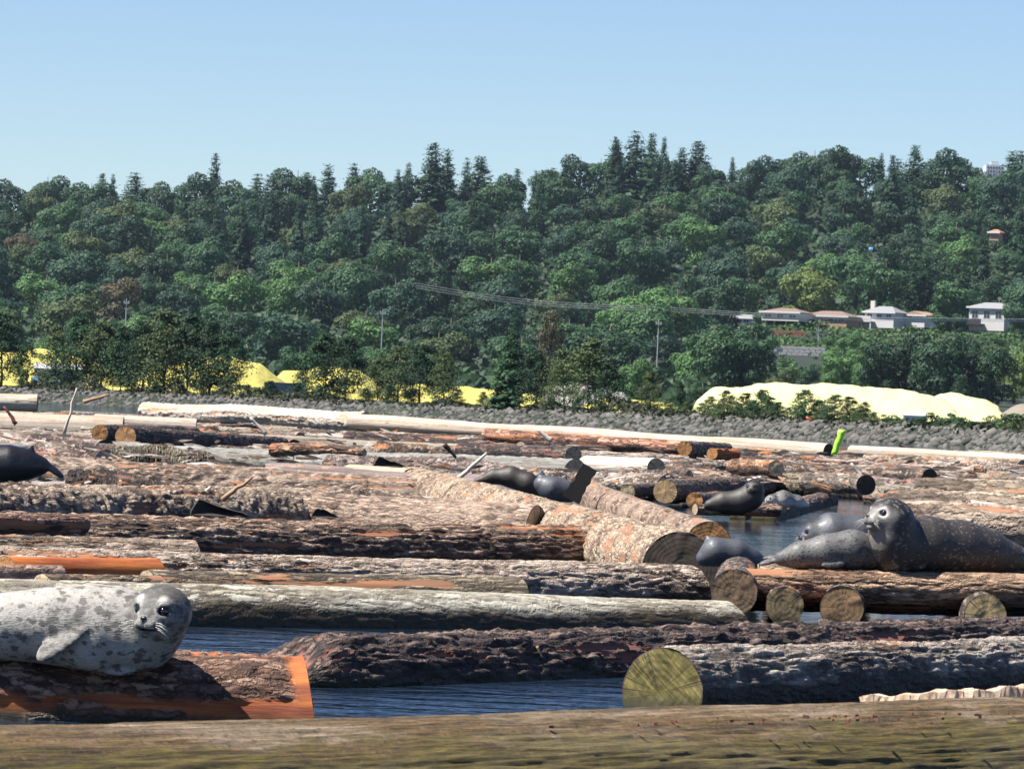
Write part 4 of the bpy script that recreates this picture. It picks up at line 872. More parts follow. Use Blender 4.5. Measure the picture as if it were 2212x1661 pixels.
GREENS = {'dark green': (.022,.052,.028), 'deep green': (.030,.072,.036), 'mid green': (.042,.096,.042), 'olive green': (.062,.092,.040), 'bright green': (.066,.140,.050), 'yellow green': (.105,.150,.045), 'russet tinged': (.080,.072,.044), 'blue green': (.028,.066,.044)}
NTREE = [0]
def tree(kind, X, Y, z, hgt, wid, tint, name, label=None, cat='tree', group=None):
    NTREE[0] += 1; cr, tk = KIND[kind][NTREE[0] * 7 % len(KIND[kind])]
    o = empty(name, (X, Y, z - .15), random.uniform(0, 6.28)); o.scale = (wid, wid, hgt)
    j = random.uniform(.9, 1.3); c = link('crown', cr, o); c.color = (*[v * j for v in tint], 1); link('trunk', tk, o)
    return tag(o, label, cat, group)
def treeD(kind, x, ytop, Y, wid, tint, name, label=None, group=None, cat='tree', zbase=None):
    """a tree standing on the ground at distance Y under the point where its top is seen; wid = crown width / height"""
    p = aty(x, ytop, Y); z = float(ground(p.x, Y)) if zbase is None else zbase; h = p.z - z
    return tree(kind, p.x, Y, z, h, h * wid, GREENS[tint], name, label, cat, group)

def shoreD(x): return float(np.interp((x - CX) / FD, [-.1, -.02, .04, .1], [385, 345, 285, 228]))
# row of shore trees in front of the yellow heaps
SH = 'trees along the rocky shore'
row = [(8, 672, 1.0, 'dark green'), (62, 735, .9, 'deep green'), (125, 700, .95, 'olive green'), (172, 680, .9, 'deep green'), (222, 690, 1.0, 'olive green'), (268, 695, .95, 'deep green'), (312, 690, .95, 'dark green'), (362, 668, 1.05, 'olive green'), (410, 672, 1.0, 'dark green'), (458, 690, .95, 'dark green'), (500, 712, .9, 'deep green'),
       (655, 775, .9, 'dark green'), (706, 716, 1.05, 'deep green'), (752, 722, .95, 'dark green'), (818, 768, 1.1, 'olive green'), (866, 742, 1.0, 'olive green'), (912, 740, 1.1, 'dark green'), (962, 752, .9, 'olive green'), (1160, 752, 1.0, 'dark green'), (1225, 752, 1.0, 'olive green'), (1275, 726, 1.15, 'olive green'), (1318, 780, 1.0, 'dark green'), (1408, 798, .9, 'olive green'), (1470, 815, .8, 'deep green')]
for i, (x, yt, w, tn) in enumerate(row):
    treeD('pine', x, yt, shoreD(x) + 8 + (i * 37 % 6), w * 1.02, tn, 'shore_tree', f'{tn} open shore tree, {ordinal(i)} from the left along the rocks', SH)
treeD('conifer', 1108, 692, shoreD(1108) + 8, 1.75, 'deep green', 'conifer_tree', 'tall pointed conifer standing alone at the middle of the rocky shore', SH)
treeD('tall', 1192, 668, 520, .5, 'russet tinged', 'broadleaf_tree', 'slim half bare tan tree right behind the lone shore conifer', SH)
shr = [(1535, 850), (1572, 838), (1610, 842), (1648, 836), (1682, 862), (1742, 836), (1772, 858), (1806, 846), (1838, 850), (1868, 862), (1935, 892), (1955, 898), (1985, 900), (2005, 904), (2030, 902), (2066, 884), (2105, 902), (2150, 890), (2192, 876), (2230, 890), (1322, 880), (1500, 880), (1590, 862), (1630, 858), (1660, 850), (1725, 870), (1790, 872), (1855, 880), (1900, 905), (1555, 866), (45, 812), (92, 806), (150, 815), (205, 808), (285, 815), (345, 812), (392, 818), (440, 810), (485, 818), (535, 826), (585, 818), (640, 822), (690, 828), (735, 820), (790, 834), (845, 828), (890, 838), (990, 836), (1045, 842), (1190, 850), (1250, 856), (1370, 862), (1440, 862)] + [(1486 + 31 * i, 868 + .046 * 31 * i + (i * 37 % 17) - 8) for i in range(24)]
for i, (x, yt) in enumerate(sorted(shr)):
    treeD('pine' if x < 1900 else 'shrub', x, yt, shoreD(x) + 6 + (i * 29 % 5), 1.5 if x < 1900 else 1.8, ('olive green', 'deep green', 'mid green')[i % 3] if x > 1400 else 'dark green', 'shore_shrub', f'{("olive green", "deep green", "mid green")[i % 3] if x > 1400 else "dark green"} bush before the yellow heaps, {ordinal(i)} from the left on the shore', 'bushes on the shore', 'shrub')
# dark scrub at the top of the rocks
def scrub(name, label, n, fn, size, tint, rng=RNG):
    P = fn(n); N_ = rng.normal(size=(n, 3)) * .6 + (0, -.3, .8); N_ /= np.linalg.norm(N_, axis=1)[:, None]
    V, Q = quads(P, N_, size, rng); o = link(name, mesh_np(name, V, Q, LEAF, False)); o.color = (*tint, 1); tag(o, label, 'undergrowth', kind='stuff')
def f1(n):
    a_ = RNG.uniform(-.115, .115, n); Y = shore(a_, 1.0) + RNG.uniform(2.6 + 2.2 * (RNG.random(n) < .6), 11); X = a_ * Y
    hh = .12 + 1.0 * vnoise(np.stack([X * .45, X * 0 + 3., X * 0 + 1.], 1), 4) ** 2; return np.stack([X, Y, ground(X, Y) + RNG.uniform(0, 1, n) * hh], 1)
scrub('bank_undergrowth', 'dark low scrub along the top of the rocks', 20000, f1, .13, (.022, .030, .014))

# ------------------------------------------------------------------ yellow sulphur heaps
def mat_sulf(name, a, b):
    t = NT(name); co = t.coord('Object'); n = t.noise(co, .35, 6, .65); n2 = t.noise(t.coord('Object', (1.4, .5, .25)), 1, 5, .7)
    t.bsdf(t.mix(t.math('MULTIPLY', n2, .55), t.mix(n, a, b), tuple(c * .8 for c in a)), .95, t.bump(t.noise(co, 1.2, 5, .6), .6, .25)); return t.m
SULF_P = mat_sulf('pale_sulphur', (.72, .65, .26), (.78, .72, .36)); SULF_Y = mat_sulf('bright_sulphur', (.44, .385, .07), (.54, .48, .14))
def heap(prof_, Y, depth, mat, label):
    x0, x1 = prof_[0][0], prof_[-1][0]; A = aty((x0 + x1) / 2, horizon((x0 + x1) / 2), Y); s = Y / FD
    n = int((x1 - x0) / 5) + 2; xs_ = np.linspace(x0, x1, n); top = np.interp(xs_, [p[0] for p in prof_], [p[1] for p in prof_])
    zt = np.array([aty(x, y, Y).z for x, y in zip(xs_, top)]); zb = .85; ts = np.linspace(-1, 1, 25); V = []
    for t in ts:
        prf = max(0.0, 1 - abs(t)) ** .9 if abs(t) > .12 else .9 + .1 * (1 - (t / .12) ** 2) * .2
        for x, z in zip(xs_, zt): V.append(((x - (x0 + x1) / 2) * s, t * depth, zb - A.z + max(0, z - zb) * prf))
    V = np.array(V); V[:, 2] += ((fbm(V * (.5, .5, .5), 61, 4) - .5) * .8) * (V[:, 2] > zb - A.z + .2)
    k = len(ts); I = np.arange(k * n).reshape(k, n); Q = np.stack([I[:-1, :-1].ravel(), I[:-1, 1:].ravel(), I[1:, 1:].ravel(), I[1:, :-1].ravel()], 1)
    tag(link('sulphur_heap', mesh_np('sulphur_heap', V, Q, mat), None, A), label, 'heap', 'yellow heaps behind the shore trees')
heap([(-120, 800), (-60, 752), (40, 750), (105, 748), (190, 768), (250, 800), (290, 840)], 470, 16, SULF_Y, 'yellow heap over the grey shed at the far left')
heap([(230, 845), (330, 798), (420, 768), (500, 762), (560, 776), (605, 812), (640, 850)], 455, 12, SULF_Y, 'tall yellow heap with a rounded peak behind the shore trees')
heap([(560, 850), (610, 800), (690, 788), (770, 790), (805, 812), (850, 860)], 462, 10, SULF_Y, 'flat topped yellow heap right of the tall rounded one')
heap([(800, 862), (850, 830), (960, 832), (1060, 838), (1150, 846), (1220, 880)], 440, 8, SULF_Y, 'long low yellow heap behind the middle shore trees')
heap([(1230, 895), (1300, 856), (1380, 862), (1450, 868), (1500, 900)], 436, 7, SULF_Y, 'small low yellow heap left of the huge pale heap')
heap([(1488, 905), (1506, 858), (1540, 831), (1600, 827), (1671, 818), (1748, 822), (1830, 826), (1904, 828), (1960, 836), (2008, 848), (2040, 858), (2070, 905)], 470, 20, SULF_P, 'huge pale yellow heap with a long flat ridge')
heap([(1930, 930), (1985, 860), (2030, 846), (2061, 845), (2090, 850), (2124, 856), (2150, 872), (2175, 930)], 482, 14, SULF_P, 'smaller pale yellow heap joined to the right of the huge one')
heap([(2100, 935), (2150, 900), (2200, 870), (2260, 860), (2400, 880), (2450, 940)], 500, 10, simple('grey_brown_soil', (.20, .17, .13), .95, .3, .6), 'grey brown mound of soil at the far right')
heap([(1150, 880), (1195, 832), (1240, 828), (1300, 834), (1345, 842), (1375, 890)], 452, 7, simple('grey_gravel', (.34, .32, .30), .95, .35, .8), 'pale grey gravel mound behind the middle shore trees')

# ------------------------------------------------------------------ sheds and vehicles of the yard
GREYM = simple('grey_metal_sheet', (.42, .43, .44), .5, .1, .8); WHITEP = simple('white_paint', (.58, .57, .54), .6, .06, .5); DARKG = simple('dark_glass', (.03, .035, .04), .15); BLUEP = simple('blue_paint', (.12, .30, .62), .4); SKYB = simple('light_blue_paint', (.30, .55, .85), .4)
def shed(x0, x1, yt, yb, Y, label, mat, roofmat, name='shed'):
    A = aty((x0 + x1) / 2, yb, Y); s = Y / FD; w = (x1 - x0) * s / 2; h = (yb - yt) * s; A.z = float(ground(A.x, Y)) - .1; h += .2
    o = empty(name, A); d = w * .8
    MB().box(-w, w, -d, d, 0, h * .8).build('wall', mat, o)
    MB().add([(-w*1.05, -d*1.1, h*.801), (w*1.05, -d*1.1, h*.801), (w*1.05, d*1.1, h*.801), (-w*1.05, d*1.1, h*.801), (-w*1.05, 0, h), (w*1.05, 0, h)], [(0, 1, 5, 4), (2, 3, 4, 5), (0, 4, 3), (1, 2, 5), (3, 2, 1, 0)]).build('roof', roofmat, o)
    MB().box(-w * .3, w * .3, -d - .03, -d + .05, .02, h * .6).build('door', DARKG, o)
    for i in (-1, 1): MB().box(i * w * .65 - w * .14, i * w * .65 + w * .14, -d - .02, -d + .05, h * .35, h * .6).build('window', DARKG, o)
    tag(o, label, 'shed')
shed(76, 176, 782, 836, 430, 'long grey shed below the leftmost yellow heap', GREYM, WHITEP)
shed(1950, 2000, 893, 914, 400, 'low white hut in front of the smaller pale heap', WHITEP, GREYM)
def truck(x, y, Y, w, label, paint):
    p = aty(x, y, Y); z = float(ground(p.x, Y)); o = empty('truck', (p.x, Y, z)); s = w / 5.0
    MB().box(-2.5*s, 1.1*s, -.9*s, .9*s, .5*s, 1.9*s).build('cargo_box', paint, o)
    MB().add([(1.2*s,-.85*s,.4*s),(2.5*s,-.85*s,.4*s),(2.5*s,.85*s,.4*s),(1.2*s,.85*s,.4*s),(1.2*s,-.8*s,1.7*s),(2.1*s,-.8*s,1.7*s),(2.1*s,.8*s,1.7*s),(1.2*s,.8*s,1.7*s)], [(0,3,2,1),(4,5,6,7),(0,1,5,4),(1,2,6,5),(2,3,7,6),(3,0,4,7)]).build('cab', SKYB, o)
    MB().box(1.35*s, 1.95*s, -.84*s, -.80*s, 1.1*s, 1.55*s).build('window', DARKG, o)
    for wx in (-1.7, -1.0, 1.8):
        for wy in (-.75, .75): MB().tube([(wx*s, wy*s-.12*s, .38*s), (wx*s, wy*s+.12*s, .38*s)], .38*s, 12).build('wheel', DARKG, o)
    tag(o, label, 'truck', 'trucks in the yard')
truck(100, 832, 412, 2.4, 'small light blue truck half hidden by the leftmost shore trees', SKYB)
truck(618, 846, 408, 3.4, 'dark blue truck parked in front of the flat topped heap', simple('navy_paint', (.03, .05, .09), .4))
# red hose loop in the bushes, lime tape on a stake
A = aty(1745, 914, shoreD(1745) + 3.5); pts = [(math.sin(a) * .17, 0, math.cos(a) * .25) for a in np.linspace(-.5, 3.3, 12)]
tag(MB().tube(pts, .06, 8).build('hose_loop', simple('red_rubber', (.62, .07, .03), .5), None, A, True), 'bright red curved hose hanging in the shore bushes', 'hose')
A, B = aty(1801, 982, 62), aty(1820, 928, 62); d = B - A
V = []; 
for i in range(8):
    t = i / 7; w = .034 + .010 * i / 7 + .005 * math.sin(i * 2.1); c = d * t + Vector((.004 * math.sin(i * 1.7), 0, 0))
    V += [c + Vector((-w, -.008, -.002)), c + Vector((w, -.012, 0)), c + Vector((w, .012, 0)), c + Vector((-w, .008, 0))]
F = [(i*4+j, i*4+(j+1)%4, i*4+4+(j+1)%4, i*4+4+j) for i in range(7) for j in range(4)] + [(3, 2, 1, 0), (28, 29, 30, 31)]
tag(link('marker_tape', mesh_np('marker_tape', V, F, simple('lime_tape', (.42, .88, .06), .5, .05)), None, A), 'bright lime green strip of tape leaning up from the far logs', 'tape')

# ------------------------------------------------------------------ the hillside wood
ZT = {}
def zone_of(x, y): return 0 if y < 470 else 1 if y < 560 else 2 if y < 650 else 3
placed = []
def hide_house(p, r): return False
HB = float(ground(75, 1100))
def put(kind, X, Y, h, wid, tint, name):
    z = float(ground(X, Y)); o = tree(kind, X, Y, z, h, wid, GREENS[tint], name)
    px, py = proj((X, Y, z + h * .8)); placed.append((o, kind, tint, px, py)); return o
# noise picks the mix of kinds so that look-alikes grow in patches
for ri, Y in enumerate(np.concatenate([np.arange(905, 1100, 42), np.arange(1105, 1475, 36)])):
    half = .0995 * Y + 6; X = -half + random.uniform(0, 8)
    while X < half:
        Yj = Y + random.uniform(-12, 12); xr = X / Yj
        w = random.uniform(10.5, 17.5)
        px = CX + FD * X / Yj
        front = px > 1600 and Yj < 1082
        bench = px > 1560 and 1060 <= Yj < 1124
        if not front and not bench:
            n = vnoise(np.array([[X * .03, Yj * .02, 2.]]), 8)[0]
            tint = random.choices(['dark green', 'deep green', 'mid green', 'olive green', 'bright green', 'yellow green', 'russet tinged', 'blue green'], [3, 4.5, 3.2, 1.2 + 1.2 * (px < 1100), .9 + 2.5 * (Yj < 1150), .14 + .3 * (Yj < 1150), .06 + .08 * (px < 1300), 4])[0]
            if n > .76 and Yj > 1150: put('conifer', X, Yj, random.uniform(15, 21), random.uniform(18, 25), random.choice(['dark green', 'blue green', 'deep green']), 'conifer_tree')
            else: put('broad', X, Yj, w * random.uniform(.85, 1.1) * (.8 if Yj < 1000 else 1), w * 1.12, tint, 'broadleaf_tree')
        X += w * random.uniform(.9, 1.12)
# skyline trees seen one by one
sky_ = [(20, 368, 'b'), (105, 358, 'b'), (145, 385, 'c'), (222, 372, 'c'), (245, 376, 'c'), (292, 358, 'c'), (345, 372, 'b'), (424, 352, 'c'), (466, 328, 'c'), (515, 368, 'b'), (558, 375, 'c'), (600, 362, 'c'), (645, 340, 'c'), (665, 356, 'c'), (710, 355, 'c'), (765, 352, 'c'), (805, 338, 'b'), (862, 355, 'b'), (938, 305, 'c'), (968, 322, 'c'), (1010, 340, 'c'), (1038, 322, 'c'), (1098, 358, 'c'), (1118, 362, 'c'), (1158, 368, 'c'), (1195, 348, 'c'), (1222, 352, 'c'), (1256, 315, 'c'), (1300, 322, 'b'), (1332, 290, 'c'), (1374, 282, 'c'), (1410, 286, 'c'), (1440, 318, 'b'), (1510, 288, 'c'), (1475, 318, 'c'), (1545, 340, 'b'), (1583, 338, 'c'), (1625, 330, 'b'), (1660, 318, 'b'), (1715, 305, 'b'), (1762, 300, 'b'), (1790, 300, 'b'), (1815, 294, 'c'), (1860, 320, 'b'), (1905, 330, 'c'), (1940, 328, 'c'), (1978, 312, 'c'), (2040, 298, 'c'), (2090, 325, 'b'), (2188, 312, 'c'), (2205, 325, 'c')]
for i, (x, yt, k) in enumerate(sky_):
    if k == 'c' and i % 4 == 1: yt += 14
    if k == 'c' and i % 5 == 2: k = 'b'
    Y = 1466 + (i * 53 % 14); tn = ['dark green', 'deep green', 'blue green'][i % 3]
    treeD('conifer' if k == 'c' else 'broad', x, yt, Y, (1.2 + .45 * (i * 7 % 4)) if k == 'c' else .95, tn, 'conifer_tree' if k == 'c' else 'broadleaf_tree',
          f'{tn} {"pointed conifer" if k == "c" else "rounded tree"} on the skyline, {ordinal(i)} from the left along the crest', 'trees on the skyline')
# big dark firs inside the wood and round the houses
for i, (x, yt, yb, Y, w) in enumerate(((1340, 425, 600, 1290, 1.7), (1400, 440, 610, 1280, 1.7), (1440, 455, 600, 1300, 1.5), (2000, 535, 690, 1150, 1.45), (2045, 545, 690, 1152, 1.5), (2085, 555, 690, 1155, 1.5), (735, 470, 560, 1320, 1.4), (480, 465, 600, 1290, 1.3), (1975, 560, 690, 1148, 1.3))):
    treeD('conifer', x, yt, Y, w, 'deep green' if Y < 1200 else 'dark green', 'conifer_tree', f'{("big dark fir in the middle of the wood, " if 1300 < x < 1450 else "dense green cypress behind the houses, " if x > 1900 else "dark fir among the broadleaf trees, ")}{ordinal(i)} of the large firs', 'firs in the wood')
# trees on the flat between the yard and the foot of the hill
for Y, step in ((600, 8.5), (760, 10.5)):
    X = -.1 * Y
    while X < .1 * Y:
        Yj = Y + random.uniform(-25, 25); px = CX + FD * X / Yj
        ht = random.uniform(6.0, 8.6) * Yj / 680 * (1.0 if px < 1450 else .62 if 1500 < px else .8)
        put('broad' if random.random() < .75 else 'tall', X, Yj, ht, ht * random.uniform(.8, 1.05), random.choices(['deep green', 'mid green', 'bright green', 'olive green', 'dark green'], [3, 4, 2, 3, 1])[0], 'broadleaf_tree')
        X += step * random.uniform(.75, 1.1)
# slope below the houses: bushes low enough to keep the houses in view
for Y in (800, 860, 920, 970, 1010, 1040):
    X = .044 * Y
    while X < .1 * Y:
        Yj = Y + random.uniform(-15, 15); px = CX + FD * X / Yj
        lim = 708 if px > 1800 else 700 if px < 1650 else 768 if Yj < 985 else 800; zt = aty(px, lim + random.uniform(0, 16 if px < 1860 else 34), Yj).z; z = float(ground(X, Yj)); ht = min(random.uniform(4, 9), zt - z)
        if ht > 1.0: put('broad' if ht > 4 else 'shrub', X, Yj, ht, max(4.5, ht * random.uniform(.95, 1.3)), random.choices(['deep green', 'mid green', 'bright green', 'olive green'], [2, 3, 3, 2])[0], 'broadleaf_tree' if ht > 4 else 'hillside_shrub')
        X += random.uniform(3.2, 4.6) if px < 1880 else random.uniform(6, 9)
for i, (x, yt, Y, w, tn) in enumerate(((1640, 668, 1092, .9, 'mid green'), (1862, 664, 1098, .8, 'deep green'), (1955, 656, 1103, .8, 'deep green'), (2032, 664, 1092, 1.0, 'mid green'), (2075, 668, 1088, 1.0, 'deep green'), (2200, 640, 1092, 1.0, 'mid green'), (1905, 715, 760, 1.0, 'dark green'), (1960, 690, 765, 1.05, 'dark green'), (2030, 692, 758, 1.1, 'dark green'), (2095, 705, 765, 1.1, 'dark green'), (2140, 730, 760, 1.0, 'deep green'), (1545, 672, 770, 1.0, 'mid green'), (1600, 668, 775, .95, 'dark green'), (1635, 690, 770, .9, 'deep green'), (1870, 760, 780, 1.0, 'bright green'), (2195, 735, 800, 1.0, 'yellow green'), (1500, 720, 780, 1.0, 'bright green'), (1665, 738, 1010, 1.6, 'bright green'), (1690, 736, 1012, 1.6, 'bright green'), (1715, 739, 1010, 1.6, 'yellow green'), (1742, 737, 1012, 1.6, 'bright green'), (1770, 734, 1012, 1.6, 'mid green'), (1795, 722, 1020, 1.4, 'bright green'), (1820, 712, 1030, 1.3, 'mid green'), (1845, 708, 1035, 1.3, 'bright green'), (1690, 762, 970, 1.8, 'mid green'), (1760, 764, 970, 1.8, 'bright green'))):
    treeD('broad', x, yt, Y, w * 1.0, tn, 'broadleaf_tree', f'{tn} bushy tree {"between" if i < 6 else "below"} the houses, {ordinal(i if i < 6 else i - 6)} of the large ones there', 'large trees round the houses')
ZN = ('top of the wood', 'upper wood', 'middle wood', 'lower wood', 'foot of the hill')
from collections import defaultdict
bk = defaultdict(list)
for o, kind, tint, px, py in placed:
    z = 0 if py < 460 else 1 if py < 540 else 2 if py < 620 else 3 if py < 700 else 4
    bk[(('conifer' if kind == 'conifer' else 'leafy tree'), tint, z)].append((px, o))
for (kd, tint, z), lst in bk.items():
    for i, (_, o) in enumerate(sorted(lst, key=lambda q: q[0])):
        tag(o, f'{tint} {kd}, {ordinal(i)} of these from the left in the {ZN[z]}', 'tree', 'trees of the hillside wood')
def f2(n):
    Y = RNG.uniform(700, 1460, n); X = RNG.uniform(-.104, .104, n) * Y; px = CX + FD * X / Y
    X = np.where((px > 1540) & (Y < 1150), -np.abs(X), X); return np.stack([X, Y, ground(X, Y) + RNG.uniform(0, 4.0, n)], 1)
scrub('wood_undergrowth', 'dark undergrowth between the trees of the hillside wood', 64000, f2, 1.0, (.026, .054, .026))


def f3(n):
    Y = RNG.uniform(985, 1079, n * 2); px = RNG.uniform(1545, 2260, n * 2)
    ok = ~((px > 1655) & (px < 1790) & (Y > 1000) & (Y < 1066) & (RNG.random(n * 2) < .6)); Y, px = Y[ok][:n], px[ok][:n]
    X = (px - CX) / FD * Y; hh = .5 + 1.5 * vnoise(np.stack([X * .22, Y * .12, X * 0 + 5.], 1), 9) ** 2; return np.stack([X, Y, ground(X, Y) + RNG.uniform(0, 1, n) * hh], 1)
scrub('terrace_undergrowth', 'green bushes and creepers covering the terrace below the houses', 15000, f3, .42, (.050, .105, .034))
# ------------------------------------------------------------------ houses on the bench
CREAM = simple('cream_stucco', (.58, .55, .47), .8, .08, .6); TANW = simple('tan_boards', (.34, .22, .14), .85, .2, .8); BRR = simple('brown_roof_tiles', (.20, .13, .10), .9, .25, .8); GRR = simple('grey_roof_shingles', (.24, .24, .25), .9, .2, .8)
DKW = simple('dark_stained_timber', (.035, .03, .028), .8, .2, 1); BRICK = simple('red_brick', (.36, .17, .10), .9, .2, 1.2); CONC = simple('pale_concrete', (.48, .46, .43), .9, .15, .5)
def house(x0, x1, ytop, ybase, Y, label, wall, roof, rise=.3, storeys=1, under=False, deck=None, chimney=None, depth=8.0, gable=False, win=3):
    A = aty((x0 + x1) / 2, ybase, Y); s = Y / FD; w = (x1 - x0) * s / 2; h = (ybase - ytop) * s; d = depth / 2; hw = h * (1 - rise)
    o = empty('house', A, -.42)
    z0 = 0
    if under:
        zc = hw * .42
        MB().box(-w * .96, w * .96, -d + 2.2, d, -1.5, zc).build('basement_wall', DKW, o)
        for i in range(4): MB().box(-w + i * (2 * w - .3) / 3, -w + i * (2 * w - .3) / 3 + .3, -d, -d + .3, -1.5, zc).build('post', DKW, o)
        z0 = zc + .003
        MB().box(-w * 1.02, w * 1.02, -d - .4, -d - .28, -.5, .35).build('railing', DKW, o); MB().box(-w * 1.04, w * 1.04, -d - .5, -d + 2.2, -.75, -.503).build('deck', TANW, o)
    MB().box(-w, w, -d, d, z0 if under else -1.5, hw).build('wall', wall, o)
    e = .5; top = h
    if gable: V = [(-w-e, -d-e, hw+.003), (w+e, -d-e, hw+.003), (w+e, d+e, hw+.003), (-w-e, d+e, hw+.003), (0, -d-e, top), (0, d+e, top)]; F = [(0, 4, 5, 3), (1, 2, 5, 4), (0, 1, 4), (2, 3, 5), (3, 2, 1, 0)]
    else: V = [(-w-e, -d-e, hw+.003), (w+e, -d-e, hw+.003), (w+e, d+e, hw+.003), (-w-e, d+e, hw+.003), (-w*.45, 0, top), (w*.45, 0, top)]; F = [(0, 1, 5, 4), (2, 3, 4, 5), (0, 4, 3), (1, 2, 5), (3, 2, 1, 0)]
    rf = MB().add(V, F).build('roof', roof, o)
    MB().box(-w - e - .02, w + e + .02, -d - e - .06, -d - e - .01, hw - .25, hw + .12).build('gutter', WHITEP, rf)
    if chimney: MB().box(chimney * w - .45, chimney * w + .45, -.4, .5, hw * .8, top + 1.1).build('chimney', CREAM, rf)
    zb = z0 + (hw - z0) * .32; zt = z0 + (hw - z0) * .80
    for i in range(win):
        cx = -w + 2 * w * (i + .5) / win; ww = min(1.1, w / win * .55)
        f = MB().box(cx - ww, cx + ww, -d - .06, -d + .02, zb, zt).build('window', WHITEP, o)
        for g in (-1, 1): MB().box(cx + (-ww + .1 if g < 0 else .05), cx + (-.05 if g < 0 else ww - .1), -d - .09, -d - .055, zb + .1, zt - .1).build('pane', DARKG, f)
    if deck:
        dx0, dx1, mt = deck; MB().box(dx0 * w, dx1 * w, -d - 2.5, -d - .01, -.4, -.15).build('deck', mt, o); MB().box(dx0 * w, dx1 * w, -d - 2.5, -d - 2.42, -.147, .85).build('railing', mt, o)
        for i in range(3): MB().box(dx0 * w + i * ((dx1 - dx0) * w - .2) / 2, dx0 * w + i * ((dx1 - dx0) * w - .2) / 2 + .2, -d - 2.4, -d - 2.2, -2.2, -.403).build('post', mt, o)
    tag(o, label, 'house', 'houses on the hillside')
house(1657, 1742, 666, 708, 1085, 'white two storey house with dark undercroft and low brown roof', CREAM, BRR, .22, under=True, win=3)
house(1748, 1846, 672, 702, 1090, 'long brown bungalow with reddish roof beside the white two storey house', TANW, BRR, .38, deck=(-.9, .1, DKW), win=4)
house(1880, 1946, 662, 694, 1096, 'white bungalow with grey hipped roof and tall chimney', WHITEP, GRR, .42, chimney=-.9, deck=(-1.6, -.3, WHITEP), win=3)
house(1966, 2012, 673, 693, 1100, 'small white cottage with a tan gable half hidden by trees', WHITEP, TANW, .45, gable=True, win=2)
house(2104, 2184, 654, 700, 1100, 'tall white house with grey roof and dark balcony at the far right', WHITEP, GRR, .25, storeys=2, deck=(-1.2, -.1, DKW), win=3)
house(1592, 1640, 680, 704, 1105, 'pale blue grey house mostly hidden behind the dark tree', GREYM, GRR, .3, win=2)
house(2142, 2162, 496, 507, 1235, 'small red roofed house peeping from the wood high at right', TANW, BRICK, .6, win=2, depth=3.0)
# terrace walls below the first house
def wall_(x0, x1, yt, yb, Y, name, mat, label, n):
    A = aty((x0 + x1) / 2, yb, Y); s = Y / FD; w = (x1 - x0) * s / 2; h = (yb - yt) * s; o = empty(name, A)
    for j in range(3):
        for i in range(n):
            a = -w + 2 * w * (i + (j % 2) * .35) / n; b = min(w, a + 2 * w / n - .08); dd = random.uniform(-.06, .06)
            MB().box(a, b, -.6 + dd, .6, h * j / 3, h * (j + 1) / 3 - .06).build('block', mat, o)
    tag(o, label, 'wall', 'terrace walls below the houses')
wall_(1650, 1740, 713, 731, 1066, 'terrace_wall', BRICK, 'reddish brown terrace wall right below the white two storey house', 9)
wall_(1662, 1782, 748, 768, 984, 'retaining_wall', CONC, 'pale grey retaining wall of big blocks on the lower terrace', 10)
# apartment tower beyond the crest
A = aty(2146, 390, 1900); s = 1900 / FD; o = empty('apartment_tower', A)
MB().box(-20 * s, 20 * s, -6, 6, -12, 32 * s).build('wall', simple('hazy_pale_concrete', (.50, .52, .56), .8), o); MB().box(-8 * s, 8 * s, -3, 3, 32 * s + .003, 40 * s).build('roof_house', GREYM, o)
for i in range(6):
    for j in range(3): MB().box((-17 + i * 6) * s, (-14 + i * 6) * s, -6.1, -5.9, (8 + j * 8) * s, (12 + j * 8) * s).build('window', DARKG, o)
tag(o, 'pale apartment tower rising over the crest at the far right', 'building')
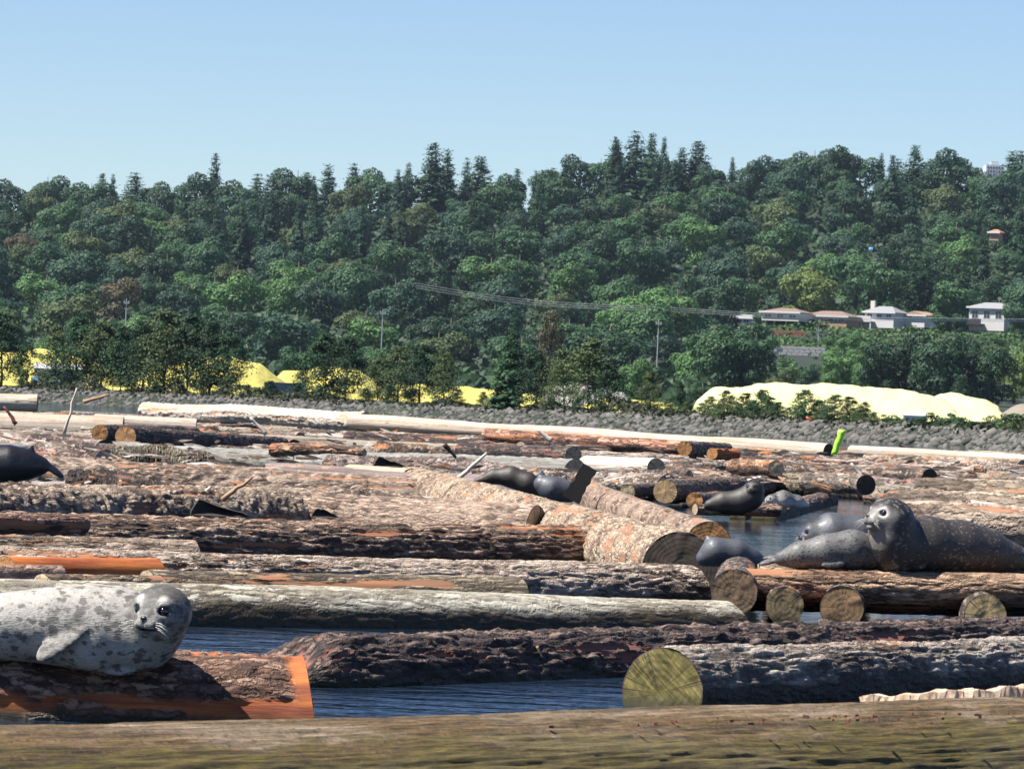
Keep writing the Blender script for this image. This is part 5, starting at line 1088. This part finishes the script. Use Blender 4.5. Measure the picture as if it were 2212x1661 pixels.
# power poles and lines
WIRE = simple('aluminium_wire', (.55, .55, .53), .5); POLE = simple('grey_pole', (.30, .32, .31), .8)
def pole(x, yt, yb, Y, label):
    A = aty(x, yb, Y); h = (yb - yt) * Y / FD; A.z = min(A.z, float(ground(A.x, Y))); h = aty(x, yt, Y).z - A.z; o = empty('power_pole', A)
    MB().tube([(0, 0, -.2), (0, 0, h)], [.13, .09], 8).build('pole', POLE, o); MB().box(-.5, .5, -.26, -.15, h - .9, h - .6).build('crossarm', POLE, o)
    for i in (-.4, .4): MB().tube([(i, -.2, h - .597), (i, -.2, h - .35)], .06, 6).build('insulator', WIRE, o)
    tag(o, label, 'power pole', 'power poles at the foot of the hill')
pole(1421, 690, 745, 880, 'pale power pole standing among the trees left of the houses')
pole(826, 668, 705, 900, 'pale power pole behind the middle shore trees')
pole(272, 645, 690, 900, 'pale power pole behind the left shore trees')
pole(1767, 706, 752, 1045, 'bluish lamp pole on the terrace below the brown bungalow')
for i, dy in enumerate((0, 5, 10)):
    A = aty(1004, 630 + dy, 985); pts = [aty(x, y + dy * (1 - (x - 1004) / 2600), 985 + (x - 1004) * .06) - A for x, y in ((900, 612), (1004, 630), (1080, 641), (1160, 650), (1250, 656), (1340, 660), (1430, 664), (1520, 669), (1620, 676), (1720, 680), (1900, 686), (2240, 690))]
    tag(MB().tube(pts, .035, 5).build('power_line', WIRE, None, A), ('topmost', 'middle', 'lowest')[i] + ' of the three pale wires strung before the wood', 'wire', 'power lines')
# blue tarp high in the wood
A = aty(1881, 540, 1180); V = [(.5 * a_, .5 * b_, .5 * c_) for a_, b_, c_ in ((-.9, 0, 0), (.9, .1, .1), (1.0, .6, 1.1), (-.8, .5, 1.2), (0, .1, .7), (-.9, .1, -.05), (.9, .2, .05))]
tag(link('tarp', mesh_np('tarp', V, [(0, 1, 4), (1, 2, 4), (2, 3, 4), (3, 0, 4), (0, 5, 6, 1)], simple('blue_tarpaulin', (.15, .40, .85), .5), False), None, A), 'tiny bright blue tarp showing in the wood above the houses', 'tarp')

# ------------------------------------------------------------------ sea air between the viewer and the hill
t = NT('haze'); vn = t.n('VolumePrincipled', {'Color': (.62, .78, 1.0), 'Density': .00003, 'Anisotropy': .2}); t.t.links.new(vn.outputs[0], t.out.inputs['Volume'])
tag(MB().box(-1300, 1300, -70, 4100, -3, 96).build('haze', t.m), kind='stuff')
